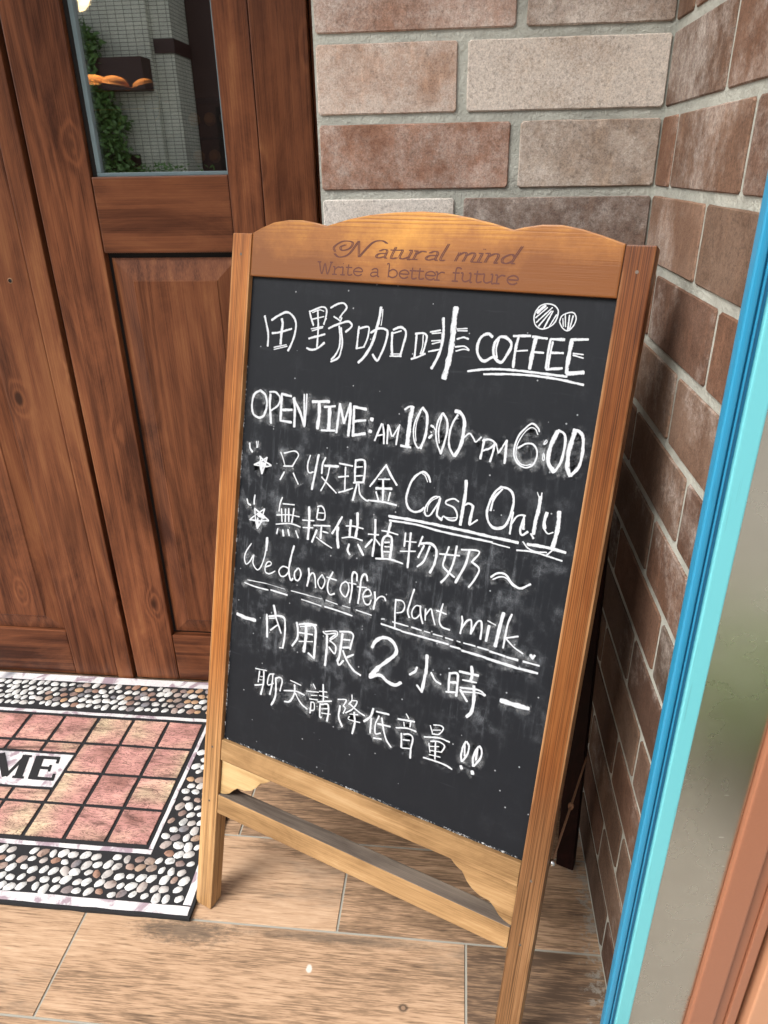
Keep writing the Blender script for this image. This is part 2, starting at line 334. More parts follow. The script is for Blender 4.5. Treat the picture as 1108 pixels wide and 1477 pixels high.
def tile_mat():
    g = G('wood_look_porcelain'); co = g.shift(g.coord(), (31,17,3)); p = g.pos()
    base = g.map(co, (.9,7,7)); n0 = g.noise(base, 1.0, 3, .5, .6)
    rings = g.math('POWER', g.math('MULTIPLY_ADD', g.math('SINE', g.math('MULTIPLY', n0, 55)), .5, .5), 1.5)
    fib = g.noise(g.map(co, (9,150,150)), 1, 4, .65); blot = g.noise(g.map(co, (2.4,9,9)), 1, 5, .62); fine = g.noise(g.map(co, (22,420,420)), 1, 2, .6)
    t = g.math('ADD', g.math('MULTIPLY', rings, .06), g.math('ADD', g.math('MULTIPLY', blot, .62)))
    t = g.math('ADD', t, g.math('MULTIPLY', g.math('SUBTRACT', fine, .5), .62))
    gr2 = g.noise(g.map(co, (26,200,200)), 1, 3, .7); t = g.math('ADD', t, g.math('MULTIPLY', g.math('SUBTRACT', gr2, .5), .40))
    t = g.math('ADD', t, .115)
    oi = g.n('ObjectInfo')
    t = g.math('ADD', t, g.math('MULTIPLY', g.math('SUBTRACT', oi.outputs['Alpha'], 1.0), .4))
    col = g.ramp(t, [(.14,(.095,.062,.042)),(.31,(.235,.150,.092)),(.44,(.40,.258,.160)),(.66,(.52,.360,.238))])
    # grey charring printed in drifts along each plank
    ch = g.noise(g.map(co, (1.6,7.5,7.5)), 1, 6, .7, .4)
    col = g.mix(g.math('MULTIPLY', g.step(ch, .55, .72), .70), col, g.mix(fib, (.075,.058,.044), (.21,.165,.125)))
    kv = g.n('TexVoronoi', feature='F1'); g.l(g.map(co, (2.9,6.2,6.2)), kv.inputs['Vector']); kv.inputs['Scale'].default_value = 1
    sel = g.n('SeparateColor'); g.l(kv.outputs['Color'], sel.inputs[0])
    kn = g.math('MULTIPLY', g.math('SUBTRACT', 1.0, g.step(g.math('ADD', kv.outputs['Distance'], g.math('MULTIPLY', fib, .05)), .03, .10)), g.math('GREATER_THAN', sel.outputs[0], .62))
    col = g.mix(g.math('MULTIPLY', kn, .8), col, (.045,.030,.022))
    # cement splashed along the foot of the side wall
    sp = g.n('SeparateXYZ'); g.l(p, sp.inputs[0])
    def spot(x, y, rx, ry, soft, c, amt, wob=.5):
        nonlocal col
        dx = g.math('DIVIDE', g.math('SUBTRACT', sp.outputs[0], x), rx); dy = g.math('DIVIDE', g.math('SUBTRACT', sp.outputs[1], y), ry)
        d = g.math('SQRT', g.math('ADD', g.math('MULTIPLY', dx, dx), g.math('MULTIPLY', dy, dy)))
        d = g.math('ADD', d, g.math('MULTIPLY', g.math('SUBTRACT', wn, .5), wob))
        col = g.mix(g.math('MULTIPLY', g.math('SUBTRACT', 1.0, g.step(d, 1-soft, 1.0)), amt), col, c); return d
    wn = g.noise(g.map(p, (60,160,1)), 1, 5, .7)
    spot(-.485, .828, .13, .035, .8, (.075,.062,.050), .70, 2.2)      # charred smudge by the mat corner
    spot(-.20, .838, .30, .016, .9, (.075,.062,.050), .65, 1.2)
    d_ = spot(-.062, .728, .011, .009, .5, (.05,.035,.026), .85, .5); spot(-.062, .728, .005, .0045, .5, (.30,.19,.12), .8, .3)
    spot(-.236, .778, .0065, .010, .5, (.62,.58,.52), .9, .9)          # drip of pale paint
    cl = g.noise(p, 55, 7, .75)
    near = g.step(sp.outputs[0], .20, .283)
    cem = g.math('MULTIPLY', g.step(g.math('ADD', cl, g.math('MULTIPLY', near, .24)), .70, .82), near)
    col = g.mix(g.math('MULTIPLY', cem, .7), col, (.26,.25,.22))
    h = g.math('ADD', fib, g.math('MULTIPLY', fine, .5))
    return g.fin(col, g.math('MULTIPLY_ADD', fib, .18, .36), spec=.32, normal=g.bump(h, .16, .0006))
M['tile'] = tile_mat()
M['grout'] = plain('pale_grout', (.30,.29,.25), .9, nscale=60)
M['street'] = plain('street_paving', (.30,.285,.26), .85, nscale=6)
M['plaster'] = plain('cream_plaster', (.62,.60,.55), .9)
M['grey_trim'] = plain('grey_green_glazing_bead', (.17,.23,.25), .35)

def blue(name, c, rough):
    g = G(name); co = g.coord(); n = g.noise(g.map(co, (60,60,6)), 1, 4, .6); s = g.noise(g.map(co, (300,300,12)), 1, 2, .5)
    col = g.mix(g.math('MULTIPLY', g.step(n, .55, .8), .35), c, tuple(min(1, x*.72+.05) for x in c))
    col = g.mix(g.math('MULTIPLY', g.step(s, .66, .75), .3), col, tuple(x*.55 for x in c))
    return g.fin(col, rough, spec=.5)
M['blue'] = blue('sky_blue_film', (.020,.24,.42), .30); M['blue_dark'] = blue('deep_blue_channel', (.013,.15,.29), .4); M['cyan'] = blue('pale_cyan_film', (.14,.50,.55), .35)
def steel():
    g = G('brushed_steel'); co = g.coord(); n = g.noise(g.map(co, (8,8,500)), 1, 3, .6); s = g.noise(g.map(co, (55,1,150)), 1, 1, .5); b = g.noise(co, 14, 4, .6)
    dv = g.n('TexVoronoi', feature='F1'); g.l(g.map(co, (26,1,75), rot=(0,R(20),0)), dv.inputs['Vector']); dv.inputs['Scale'].default_value = 1; dc = g.n('SeparateColor'); g.l(dv.outputs['Color'], dc.inputs[0])
    sc = g.math('MULTIPLY', g.math('MULTIPLY', g.math('LESS_THAN', g.math('ADD', dv.outputs['Distance'], g.math('MULTIPLY', b, .12)), .15), g.math('GREATER_THAN', dc.outputs[0], .72)), .8)
    col = g.mix(b, (.50,.47,.41), (.62,.60,.54)); col = g.mix(sc, col, (.85,.85,.82))
    return g.fin(col, g.math('MULTIPLY_ADD', b, .10, .22), 1.0, normal=g.bump(n, .10, .0004))
M['steel'] = steel()
M['terracotta'] = plain('terracotta_enamel', (.31,.125,.068), .42, nscale=220, var=.10, bump=.08)
M['terracotta_light'] = plain('pale_terracotta_enamel', (.50,.25,.14), .5, nscale=60, var=.06)
M['metal'] = plain('nickel', (.6,.58,.55), .25, 1.0)
M['rope'] = plain('brown_cord', (.27,.14,.075), .9, nscale=400, var=.3)

# ------------------------------------------------------------------ the setting: street, floor of planks, facade behind the viewer
bm = bmesh.new(); add_box(bm, (-60,-60,-.12), (60,40,-.024)); link('ground', bm_mesh(bm,'ground'), M['street'])['kind'] = 'structure'
floor = empty('floor'); tag(floor, kind='structure')
bm = bmesh.new(); add_box(bm, (-2.6,-.72,-.023), (.30,3.3,-.0022)); link('grout_bed', bm_mesh(bm,'grout_bed'), M['grout'], floor)
tile_me = {}
def floor_tile(x0, x1, y0, y1):
    w, d = round(x1-x0,4), round(y1-y0,4)
    if (w,d) not in tile_me:
        bm = bmesh.new(); add_box(bm, (-w/2,-d/2,-.009), (w/2,d/2,0))
        bmesh.ops.bevel(bm, geom=[e for e in bm.edges if all(v.co.z > -.001 for v in e.verts)], offset=.0007, segments=1, affect='EDGES')
        me = bm_mesh(bm,'tile'); me.materials.append(M['tile']); tile_me[(w,d)] = me
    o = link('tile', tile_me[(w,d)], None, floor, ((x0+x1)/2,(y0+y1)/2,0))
    if x0 > .03 and .6 < y0 < .8: o.color = (1,1,1,.30)  # dark plank print, with contact shade of the right corner painted in
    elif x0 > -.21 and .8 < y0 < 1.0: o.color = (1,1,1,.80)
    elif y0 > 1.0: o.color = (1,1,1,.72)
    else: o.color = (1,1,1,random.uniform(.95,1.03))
    return o
LT, PT, WT = .736, .196, .0045
offs = {0:-.691, 1:-.197, 2:-.443}       # joint position by row, a third of a plank each time
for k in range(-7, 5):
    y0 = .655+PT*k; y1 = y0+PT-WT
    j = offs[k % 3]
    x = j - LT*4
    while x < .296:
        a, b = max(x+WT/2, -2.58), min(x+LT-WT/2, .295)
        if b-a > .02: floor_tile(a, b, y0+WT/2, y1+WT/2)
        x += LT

# ------------------------------------------------------------------ brick walls
def brick_mesh(w, h, t, seed):
    """a moulded brick slip: uneven outline, rounded arris, face slightly hollow; front faces -Y"""
    rd = random.Random(seed); bm = bmesh.new()
    nx, nz = max(2,int(w/.030)), 4
    out = []
    cr_ = .0034
    def edge(p, q, n):
        L = math.hypot(q[0]-p[0], q[1]-p[1])
        for i in range(n+1):
            t = (cr_ + (L-2*cr_)*i/n)/L; out.append((p[0]+(q[0]-p[0])*t, p[1]+(q[1]-p[1])*t))
    K = [(-w/2,-h/2),(w/2,-h/2),(w/2,h/2),(-w/2,h/2)]
    for k in range(4): edge(K[k], K[(k+1)%4], (nx if k % 2 == 0 else 3))
    def ring(ins, y, jit):
        r = []
        for x,z in out:
            fx = (w/2-ins)/(w/2); fz = (h/2-ins)/(h/2)
            cr = 0
            r.append(bm.verts.new((x*fx-math.copysign(cr,x)+rd.uniform(-jit,jit), y+rd.uniform(-jit,jit)*.4, z*fz-math.copysign(cr,z)+rd.uniform(-jit,jit))))
        return r
    a = ring(0, t, .0003); b = ring(0, .0020, .0004); c = ring(.0016, .0002, .0004)
    n = len(out)
    for p,q in ((a,b),(b,c)):
        for i in range(n): bm.faces.new([p[i],p[(i+1)%n],q[(i+1)%n],q[i]])
    bm.faces.new(c)
    me = bm_mesh(bm, 'brick'); me.materials.append(M['brick']); return me
bcache = {}
def brick(parent, u0, u1, z0, z1, place, rot, color):
    key = (round(u1-u0,3), random.randrange(3))
    if key not in bcache: bcache[key] = brick_mesh(u1-u0, z1-z0, .012, len(bcache)+3)
    o = link('brick', bcache[key], None, parent, place((u0+u1)/2, (z0+z1)/2)); o.rotation_euler = (0,0,rot); o.color = color; return o
JT = .0135; RH = .10395; Z0 = .2205+.0   # bed joints: centre heights Z0 + k*RH
rust = [(.200,.112,.074),(.172,.106,.074),(.215,.136,.096),(.138,.093,.068),(.19,.124,.088),(.23,.152,.108),(.158,.090,.062)]
back = empty('brick_wall', (0,1.22,0), 'pale and rusty brick wall facing the street behind the wooden sandwich board', 'brick wall')
bm = bmesh.new(); add_box(bm, (-.2255,.0038,-.02), (.60,.30,2.6)); link('mortar', bm_mesh(bm,'mortar'), M['mortar'], back)
special = {(12,0):(.34,.215,.165,.75),(12,1):(.28,.21,.165,.65),(11,0):(.45,.31,.235,.80),(11,1):(.44,.355,.275,1.25),(10,0):(.30,.168,.118,.50),(10,1):(.34,.27,.215,.65),(9,0):(.55,.53,.49,1.2),(9,1):(.175,.125,.102,.40)}
for k in range(-3, 23):
    zc = Z0+k*RH; z0, z1 = max(zc+JT/2, .004), zc+RH-JT/2
    if z1 < .02: continue
    long_first = (k % 2 == 0)
    cuts = [(-.222,.067),(.082,.2845)] if long_first else [(-.222,-.014),(.0005,.2845)]
    for i,(a,b) in enumerate(cuts):
        c = special.get((k,i))
        if c is None: q = random.choice(rust); c = (*[x*random.uniform(.9,1.3) for x in q], random.uniform(.2,.6))
        brick(back, a, b, z0, z1, lambda u,z: (u,0,z), 0, c)
side = empty('brick_wall', (.286,0,0), 'dark rusty brick wall at right running from the corner to the blue edged steel panel', 'brick wall')
bm = bmesh.new(); add_box(bm, (.0030,.72,-.02), (.30,1.2255,2.6)); link('mortar', bm_mesh(bm,'mortar'), M['mortar'], side)
for k in range(-3, 23):
    zc = Z0+k*RH; z0, z1 = max(zc+JT/2, .004), zc+RH-JT/2
    if z1 < .02: continue
    js = [1.137,.848] if k % 2 == 0 else [.955,.665]
    e = [1.2195]+js; 
    for i in range(len(e)):
        hi = e[i]-(JT*.45 if i else 0); lo = e[i+1]+JT*.45 if i+1 < len(e) else .7215
        if hi-lo < .01: continue
        lo = max(lo, .7215)
        if hi-lo < .01: continue
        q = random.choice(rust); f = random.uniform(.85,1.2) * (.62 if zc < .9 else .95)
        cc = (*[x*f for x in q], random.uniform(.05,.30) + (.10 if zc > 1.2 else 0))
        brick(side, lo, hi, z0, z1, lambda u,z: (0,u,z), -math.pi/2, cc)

# ------------------------------------------------------------------ entrance: double door
YD = 1.535
door = empty('double_door', (-.88,YD,0), 'brown stained wooden double door with a glass pane above a raised panel', 'door')
def dbox(name, x0, x1, z0, z1, d0, d1, mat, parent=door, bev=.003):   # d = depth behind the door plane
    px, py = (-.88, YD) if parent is door else (0,0)
    return box(name, (x0+.88, d0, z0), (x1+.88, d1, z1), mat, parent, bev)
def raised_panel(x0, x1, z0, z1, slope=.045, rise=.012, deep=.020):
    bm = bmesh.new(); cx, cz = (x0+x1)/2, (z0+z1)/2; g_ = .005
    def rect(ins, y): return [bm.verts.new((sx*((x1-x0)/2-ins), y, sz*((z1-z0)/2-ins))) for sx,sz in ((-1,-1),(1,-1),(1,1),(-1,1))]
    r = [rect(0, deep), rect(0, deep-.004), rect(slope, deep-rise-.004), rect(slope+.002, deep-rise-.006)]
    for a,b in zip(r, r[1:]):
        for i in range(4): bm.faces.new([a[i],a[(i+1)%4],b[(i+1)%4],b[i]])
    bm.faces.new(r[-1])
    return link('panel', bm_mesh(bm,'panel'), M['door_v'], door, (cx+.88, 0, cz))
# right-hand leaf
dbox('stile', -.879, -.757, .008, 2.05, 0, .040, M['door_v'])
dbox('stile', -.469, -.4015, .008, 2.05, 0, .040, M['door_v'])
dbox('mid_rail', -.7555, -.470, 1.143, 1.290, .0015, .040, M['door_h'])
dbox('bottom_rail', -.7555, -.470, .008, .158, .0015, .040, M['door_h'])
dbox('top_rail', -.7555, -.470, 1.93, 2.05, .0015, .040, M['door_h'])
raised_panel(-.748, -.4705, .165, 1.132)
box('panel_groove', (-.757+.88,.021,.150), (-.468+.88,.036,1.15), M['door_gap'], door, 0)
# left-hand leaf
dbox('stile', -1.060, -.9365, .008, 2.05, 0, .040, M['door_v'])
dbox('cover_strip', -.9345, -.8895, -.0, 2.05, -.003, .036, M['door_v'])
dbox('bottom_rail', -1.345, -1.0615, .008, .155, .0015, .040, M['door_h'])
dbox('mid_rail', -1.345, -1.0615, 1.143, 1.290, .0015, .040, M['door_h'])
dbox('top_rail', -1.345, -1.0615, 1.93, 2.05, .0015, .040, M['door_h'])
dbox('stile', -1.470, -1.3465, .008, 2.05, 0, .040, M['door_v'])
raised_panel(-1.3455, -1.0610, .157, 1.141, deep=.016, rise=.010)
box('meeting_gap', (-.8895+.88,.022,.0), (-.879+.88,.04,2.05), M['door_gap'], door, 0)
# screw hole
bm = bmesh.new(); bmesh.ops.create_circle(bm, cap_ends=True, segments=16, radius=.0042, matrix=Matrix.Rotation(R(90),4,'X'))
link('screw_hole', bm_mesh(bm,'screw_hole'), M['door_gap'], door, (-.981+.88,-.0008,1.088))
bm = bmesh.new(); 
for k in range(16):
    a0,a1 = 2*math.pi*k/16, 2*math.pi*(k+1)/16
    q = [bm.verts.new((rr*math.cos(a), -.0004-(.0012 if rr<.006 else 0), rr*math.sin(a))) for rr,a in ((.0042,a0),(.0042,a1),(.0062,a1),(.0062,a0))]
    bm.faces.new(q)
link('screw_cup', bm_mesh(bm,'screw_cup'), plain('raw_wood_ring',(.28,.15,.08),.7), door, (-.981+.88,0,1.088))
def glazing(x0, x1, z0=1.290, z1=1.93):
    X0, X1 = x0+.88, x1+.88; kids = []
    win = box('window', (X0,.012,z0), (X0+.0085,.040,z1), M['door_gap'], door, 0); X0 += .0088
    for a,b,c,d in ((X0,X1,z0,z0+.0070),(X0,X1,z1-.0070,z1)): adopt(box('glazing_bead', (a,.012,c), (b,.026,d), M['grey_trim'], door, .001), win)
    for a,b in ((X0,X0+.0095),(X1-.0040,X1)): adopt(box('glazing_bead', (a,.0125,z0+.0073), (b,.026,z1-.0073), M['grey_trim'], door, .001), win)
    g = bpy.data.materials.get('window_glass')
    if g is None:
        q = G('window_glass'); gl = q.n('BsdfGlossy'); gl.inputs['Roughness'].default_value = 0.0; gl.inputs['Color'].default_value = (1,1,1,1)
        tr = q.n('BsdfTransparent'); tr.inputs['Color'].default_value = (.86,.90,.88,1)
        fr = q.n('Fresnel'); fr.inputs['IOR'].default_value = 1.75
        f = q.math('MULTIPLY_ADD', fr.outputs[0], 1.6, .30, clamp=True)
        mx = q.n('MixShader'); q.l(f, mx.inputs[0]); q.l(tr.outputs[0], mx.inputs[1]); q.l(gl.outputs[0], mx.inputs[2]); q.l(mx.outputs[0], q.out.inputs['Surface']); g = q.m
    adopt(box('glass_pane', (X0+.001,.020,z0+.001), (X1-.001,.025,z1-.001), g, door, 0), win)
glazing(-.7555, -.470); glazing(-1.345, -1.0615)
# casing at the right of the door
frame = empty('door_frame', (-.35,YD,0), 'brown wooden door casing between the door and the brick wall', 'door frame')
def fbox(name, x0, x1, z0, z1, d0, d1, mat): return box(name, (x0+.35,d0,z0), (x1+.35,d1,z1), mat, frame, .003)
fbox('jamb', -.3995, -.292, .0, 2.12, -.004, .05, M['door_v'])
fbox('jamb_return', -.2905, -.20, .0, 2.12, .012, .05, M['door_v'])
fbox('jamb', -1.60, -1.4725, .0, 2.12, -.004, .05, M['door_v'])
fbox('head', -1.471, -.401, 2.054, 2.12, .0, .05, M['door_h'])
box('rebate_shadow', (-.4018+.35,.024,0), (-.3990+.35,.04,2.05), M['door_gap'], frame, 0)
# wall around and above the door
upper = empty('door_surround', (-1.2,1.62,0), 'cream plastered wall left of and above the double door', 'wall')
for a in (((-1.6,-.03,0),(-1.0-.4,.2,2.6)),): pass
box('plaster', (-1.4,-.08,0), (-.4,.12,2.6), M['plaster'], upper, 0)
box('plaster', (-.39,-.08,2.125), (1.0,.12,2.6), M['plaster'], upper, 0)

# ------------------------------------------------------------------ the room behind the glass
room = empty('shop_interior', (-1.0,1.7,0)); tag(room, kind='structure')
M['room'] = plain('dark_brown_interior', (.055,.022,.016), .8); 
bm = bmesh.new()
add_box(bm, (-1.6,2.4,0), (2.0,2.5,2.6)); add_box(bm, (-1.7,.12,0), (-1.6,2.4,2.6)); add_box(bm, (2.0,.12,0), (2.1,2.4,2.6)); add_box(bm, (-1.6,.12,2.6), (2.0,2.4,2.7)); add_box(bm, (-1.6,.12,-.02), (2.0,2.4,0.0))
link('room_shell', bm_mesh(bm,'room_shell'), M['room'], room)
shelf = empty('shelf_unit', (-.72,2.2,0), 'dark wooden shelf unit with compartments seen through the door glass', 'shelf')
M['shelf'] = wood('dark_shelf_wood', (.02,.008,.006),(.06,.018,.012),(.11,.04,.025), axis=0)
for z in (1.20,1.29,1.385,1.48): box('shelf_board', (-.16,-.02,z-.005), (.35,.16,z+.005), M['shelf'], shelf, .001)
for x in (-.16,.35): box('side_board', (x-.006,-.02,0), (x+.006,.16,1.49), M['shelf'], shelf, .001)
M['gold'] = plain('gilt_rim_plate', (.50,.30,.12), .35, .3)
for i,(x,z) in enumerate(((-.028,1.333),(.018,1.333),(.064,1.333),(-.030,1.425),(.015,1.425),(.060,1.425))):
    bm = bmesh.new(); bmesh.ops.create_cone(bm, cap_ends=True, segments=20, radius1=.017, radius2=.010, depth=.006, matrix=Matrix.Rotation(R(90),4,'X'))
    o = link('display_plate', bm_mesh(bm,'display_plate',False), M['gold'], None, (-.72+x,2.19,z))
    tag(o, ['round gilt plate at the left of the lower shelf behind the glass','round gilt plate in the middle of the lower shelf behind the glass','round gilt plate at the right of the lower shelf behind the glass','round gilt plate at the left of the upper shelf behind the glass','round gilt plate in the middle of the upper shelf behind the glass','round gilt plate at the right of the upper shelf behind the glass'][i], 'plate', 'plates on the shelf inside the shop')
# warm strip lamp glimpsed in the top left of the pane
g = G('lamp_diffuser'); g.p.inputs['Emission Color'].default_value = (1,.72,.25,1); g.p.inputs['Emission Strength'].default_value = 1.6; g.fin((.9,.7,.4))
lamp = empty('pendant_lamp', (-1.045,2.2,1.765), 'warm glowing pendant lamp inside behind the top of the door glass', 'lamp')
bm = bmesh.new(); bmesh.ops.create_uvsphere(bm, u_segments=20, v_segments=10, radius=.04); bmesh.ops.scale(bm, vec=(1,1,.35), verts=bm.verts)
link('diffuser', bm_mesh(bm,'diffuser',True), g.m, lamp, (0,0,.01))
bm = bmesh.new(); bmesh.ops.create_cone(bm, cap_ends=True, segments=24, radius1=.06, radius2=.015, depth=.06); link('lamp_shade', bm_mesh(bm,'lamp_shade',True), M['room'], lamp, (0,0,.058))
tube('cord', [(0,0,.08),(0,0,.9)], .003, M['room'], lamp)
pl = bpy.data.lights.new('lamp_light','POINT'); pl.energy = 5; pl.color = (1,.62,.3); pl.shadow_soft_size = .04
po = bpy.data.objects.new('lamp_light', pl); COL.objects.link(po); po.parent = lamp; po.location = (0,0,-.04)
# woven sun hats lying on a wire rack
M['straw'] = plain('orange_straw', (.55,.25,.09), .8, nscale=90, var=.3)
rack = empty('wire_rack', (-.95,2.2,1.50), 'thin wire rack holding straw hats seen through the glass', 'rack')
for z,x1 in ((0,.10),(-.045,.10)): tube('wire', [(-.14,0,z),(0,0,z),(x1,0,z)], .0016, M['gold'], rack)
tube('wire', [(.10,0,0),(.105,0,-.03),(.10,0,-.06),(.085,0,-.075)], .0016, M['gold'], rack)
for i,(x,z,s,t) in enumerate(((-.075,.022,.045,0),(-.015,.024,.036,8),(.065,.018,.030,-14))):
    bm = bmesh.new(); bmesh.ops.create_uvsphere(bm, u_segments=20, v_segments=12, radius=s)
    for v in bm.verts:
        if v.co.z < 0: v.co.z *= .12; v.co.x *= 1.35; v.co.y *= 1.35
        v.co.z *= .62
    o = link('straw_hat', bm_mesh(bm,'straw_hat',True), M['straw'], None, (-.95+x,2.2,1.50+z-.01)); o.rotation_euler = (0,R(t),0)
    tag(o, ['orange straw hat at the left of the wire rack behind the glass','orange straw hat in the middle of the wire rack behind the glass','small pointed straw hat at the right of the wire rack behind the glass'][i], 'hat', 'hats on the rack inside the shop')

# ------------------------------------------------------------------ across the street (seen mirrored in the glass)
def tiled():
    g = G('cream_facade_tiles'); p = g.pos(); b = g.n('TexBrick'); b.offset = 0.0; b.inputs['Scale'].default_value = 1.0
    b.inputs['Brick Width'].default_value = .125; b.inputs['Row Height'].default_value = .05; b.inputs['Mortar Size'].default_value = .004
    b.inputs['Color1'].default_value = (.60,.60,.50,1); b.inputs['Color2'].default_value = (.52,.53,.45,1); b.inputs['Mortar'].default_value = (.10,.105,.09,1)
    s = g.n('SeparateXYZ'); g.l(p, s.inputs[0]); c = g.n('CombineXYZ'); g.l(g.math('ADD', s.outputs[0], s.outputs[1]), c.inputs[0]); g.l(s.outputs[2], c.inputs[1]); g.l(c.outputs[0], b.inputs['Vector'])
    n = g.noise(p, 1.2, 4, .6); col = g.mix(1.0, b.outputs['Color'], g.ramp(n, [(.3,.75),(.7,1.1)]), 'MULTIPLY')
    return g.fin(col, .45)
M['facade'] = tiled(); M['brown'] = plain('dark_brown_cladding', (.035,.014,.011), .6)
bld = empty('tiled_building', (-6.6,-9.0,0), 'cream tiled building across the street mirrored in the door glass', 'building')
box('wall', (-5.4,-5,0), (2.27,0,9), M['facade'], bld, 0)
box('pilaster', (-1.2,0.002,0), (1.95,.10,9), M['facade'], bld, 0)
box('window_band', (1.99,.004,2.86), (2.30,.03,3.04), M['brown'], bld, 0); box('window_band', (2.262,-.7,2.86), (2.30,.003,3.04), M['brown'], bld, 0)
box('canopy', (.85,.11,2.37), (1.93,.45,2.78), M['brown'], bld, 0); box('doorway', (1.15,.105,0), (1.57,.13,1.53), M['brown'], bld, 0)
box('pale_door', (.8,.105,0), (1.145,.12,2.2), M['plaster'], bld, 0)
dk = empty('added_dark_building', (-2.0,-9.7,0), 'added dark red brown block beside the tiled building, darkening the right of the glass', 'building')  # added block, no known building; keeps the right of the pane dark
box('wall', (-2.32,-3,0), (2.5,0,5), M['brown'], dk, 0)
for i in range(5): box('window', (-2.0+i*.9,.0,1.0), (-1.3+i*.9,.02,2.2), M['door_gap'], dk, 0)

def leaf_stuff(name, pts, size, mat, parent=None, seed=1):
    rd = random.Random(seed); vs = []; fs = []
    for (x,y,z) in pts:
        s = size*rd.uniform(.6,1.3); a = Vector((rd.gauss(0,1),rd.gauss(0,1),rd.gauss(0,.6))).normalized(); b = a.cross(Vector((rd.gauss(0,1),rd.gauss(0,1),rd.gauss(0,1)))).normalized()
        c = Vector((x,y,z)); i = len(vs)
        vs += [c-a*s, c+b*s*.42-a*s*.1, c+a*s, c-b*s*.42-a*s*.1]; fs.append((i,i+1,i+2,i+3))
    me = bpy.data.meshes.new(name); me.from_pydata(vs, [], fs); return link(name, me, mat, parent)
def leafm(name, a, b):
    g = G(name); n = g.noise(g.coord(), 9, 3, .6); return g.fin(g.mix(n, a, b), .45, spec=.4)
M['leaf'] = leafm('dark_green_leaf', (.03,.085,.02), (.14,.26,.07)); M['leaf2'] = leafm('fresh_green_leaf', (.24,.36,.15), (.42,.54,.28))
rd = random.Random(4)
iv = empty('climbing_ivy', (-6.3,-8.8,0), 'dark green ivy climbing beside the tiled building mirrored in the glass', 'ivy')
pts = []
for _ in range(20000):
    z = rd.uniform(0,3.3); hw = 1.62*(1-.50*(z/3.3))+.07*math.sin(z*7)+.05*math.sin(z*17); pts.append((rd.uniform(-1.2,hw+rd.gauss(0,.05)), rd.uniform(-.02,.35), z))
leaf_stuff('foliage', pts, .055, M['leaf'], iv); tube('stem', [(0,.1,0),(.1,.1,1),(-.1,.1,2),(0,.1,3)], .02, M['brown'], iv)
lb = empty('low_shrub', (-4.6,-8.4,0), 'low dark shrub at the foot of the tiled building mirrored in the glass', 'shrub')
pts = [(rd.gauss(0,.4), rd.gauss(0,.15), rd.uniform(0,1.28)+.12*math.sin(rd.uniform(0,6))) for _ in range(2500)]
leaf_stuff('foliage', pts, .04, M['leaf'], lb); tube('stem', [(0,0,0),(0,0,1)], .015, M['brown'], lb)
pt = empty('potted_plant', (.70,-.03,0), 'leafy green potted plant on the pavement mirrored in the steel panel', 'potted plant')
pts = []
for _ in range(1800):
    v = Vector((rd.gauss(0,1),rd.gauss(0,1),rd.gauss(0,1))).normalized()*rd.uniform(.4,1)*.20; pts.append((v.x*1.5,v.y,v.z*.75+.18))
leaf_stuff('foliage', pts, .03, M['leaf2'], pt)
bm = bmesh.new(); bmesh.ops.create_cone(bm, cap_ends=True, segments=24, radius1=.09, radius2=.12, depth=.10); link('pot', bm_mesh(bm,'pot',True), M['terracotta'], pt, (0,0,.05-.024))

# ------------------------------------------------------------------ right-hand shop front
YF = .70
sp = empty('steel_panel', (.33,YF,0), 'brushed steel panel with a bright blue and cyan film edge at the right', 'panel')
def sbox(name, x0, x1, y0, y1, mat, bev=.001, z0=.0, z1=2.6, parent=sp, ox=.33): return box(name, (x0-ox,y0-YF,z0), (x1-ox,y1-YF,z1), mat, parent, bev, 3)
sbox('blue_bead', .2615, .2705, .700, .717, M['blue'], .0035)
sbox('channel', .2700, .2790, .7045, .716, M['blue_dark'], .0005)
sbox('channel_lip', .2722, .2742, .7010, .710, M['blue'], .0006)
sbox('cyan_flange', .2790, .3000, .6985, .716, M['cyan'], .0025)
sbox('steel_sheet', .3003, .3845, .7035, .716, M['steel'], .0012, .145); sbox('steel_sheet', .3003, .3845, .7047, .716, M['steel'], .0012, .0, .1445)
tf = empty('window_frame', (.45,YF,0), 'terracotta painted stepped window frame at the far right edge', 'window frame')
for nm,a,b,c,m in (('outer_moulding',.3848,.4235,.694,'terracotta'),('step',.4250,.4420,.703,'terracotta'),('step',.4424,.4560,.698,'terracotta'),('step',.4575,.4660,.712,'terracotta'),('sash',.4680,.60,.690,'terracotta_light')):
    sbox(nm, a, b, c, .73, M[m], .004 if nm != 'step' else .002, parent=tf, ox=.45)
ff = empty('facade_wall', (1.2,.9,0), 'plastered shop front wall continuing right of the terracotta window frame', 'wall')
box('plaster', (-.60,-.17,0), (2.5,.1,2.6), M['plaster'], ff, 0); box('plaster', (-.60,.1,0), (-.3,.9,2.6), M['plaster'], ff, 0)
roof = None
bm = bmesh.new(); add_box(bm, (-3.0,.60,2.62), (3.7,1.9,2.75)); link('ceiling', bm_mesh(bm,'ceiling'), M['plaster'])['kind'] = 'structure'

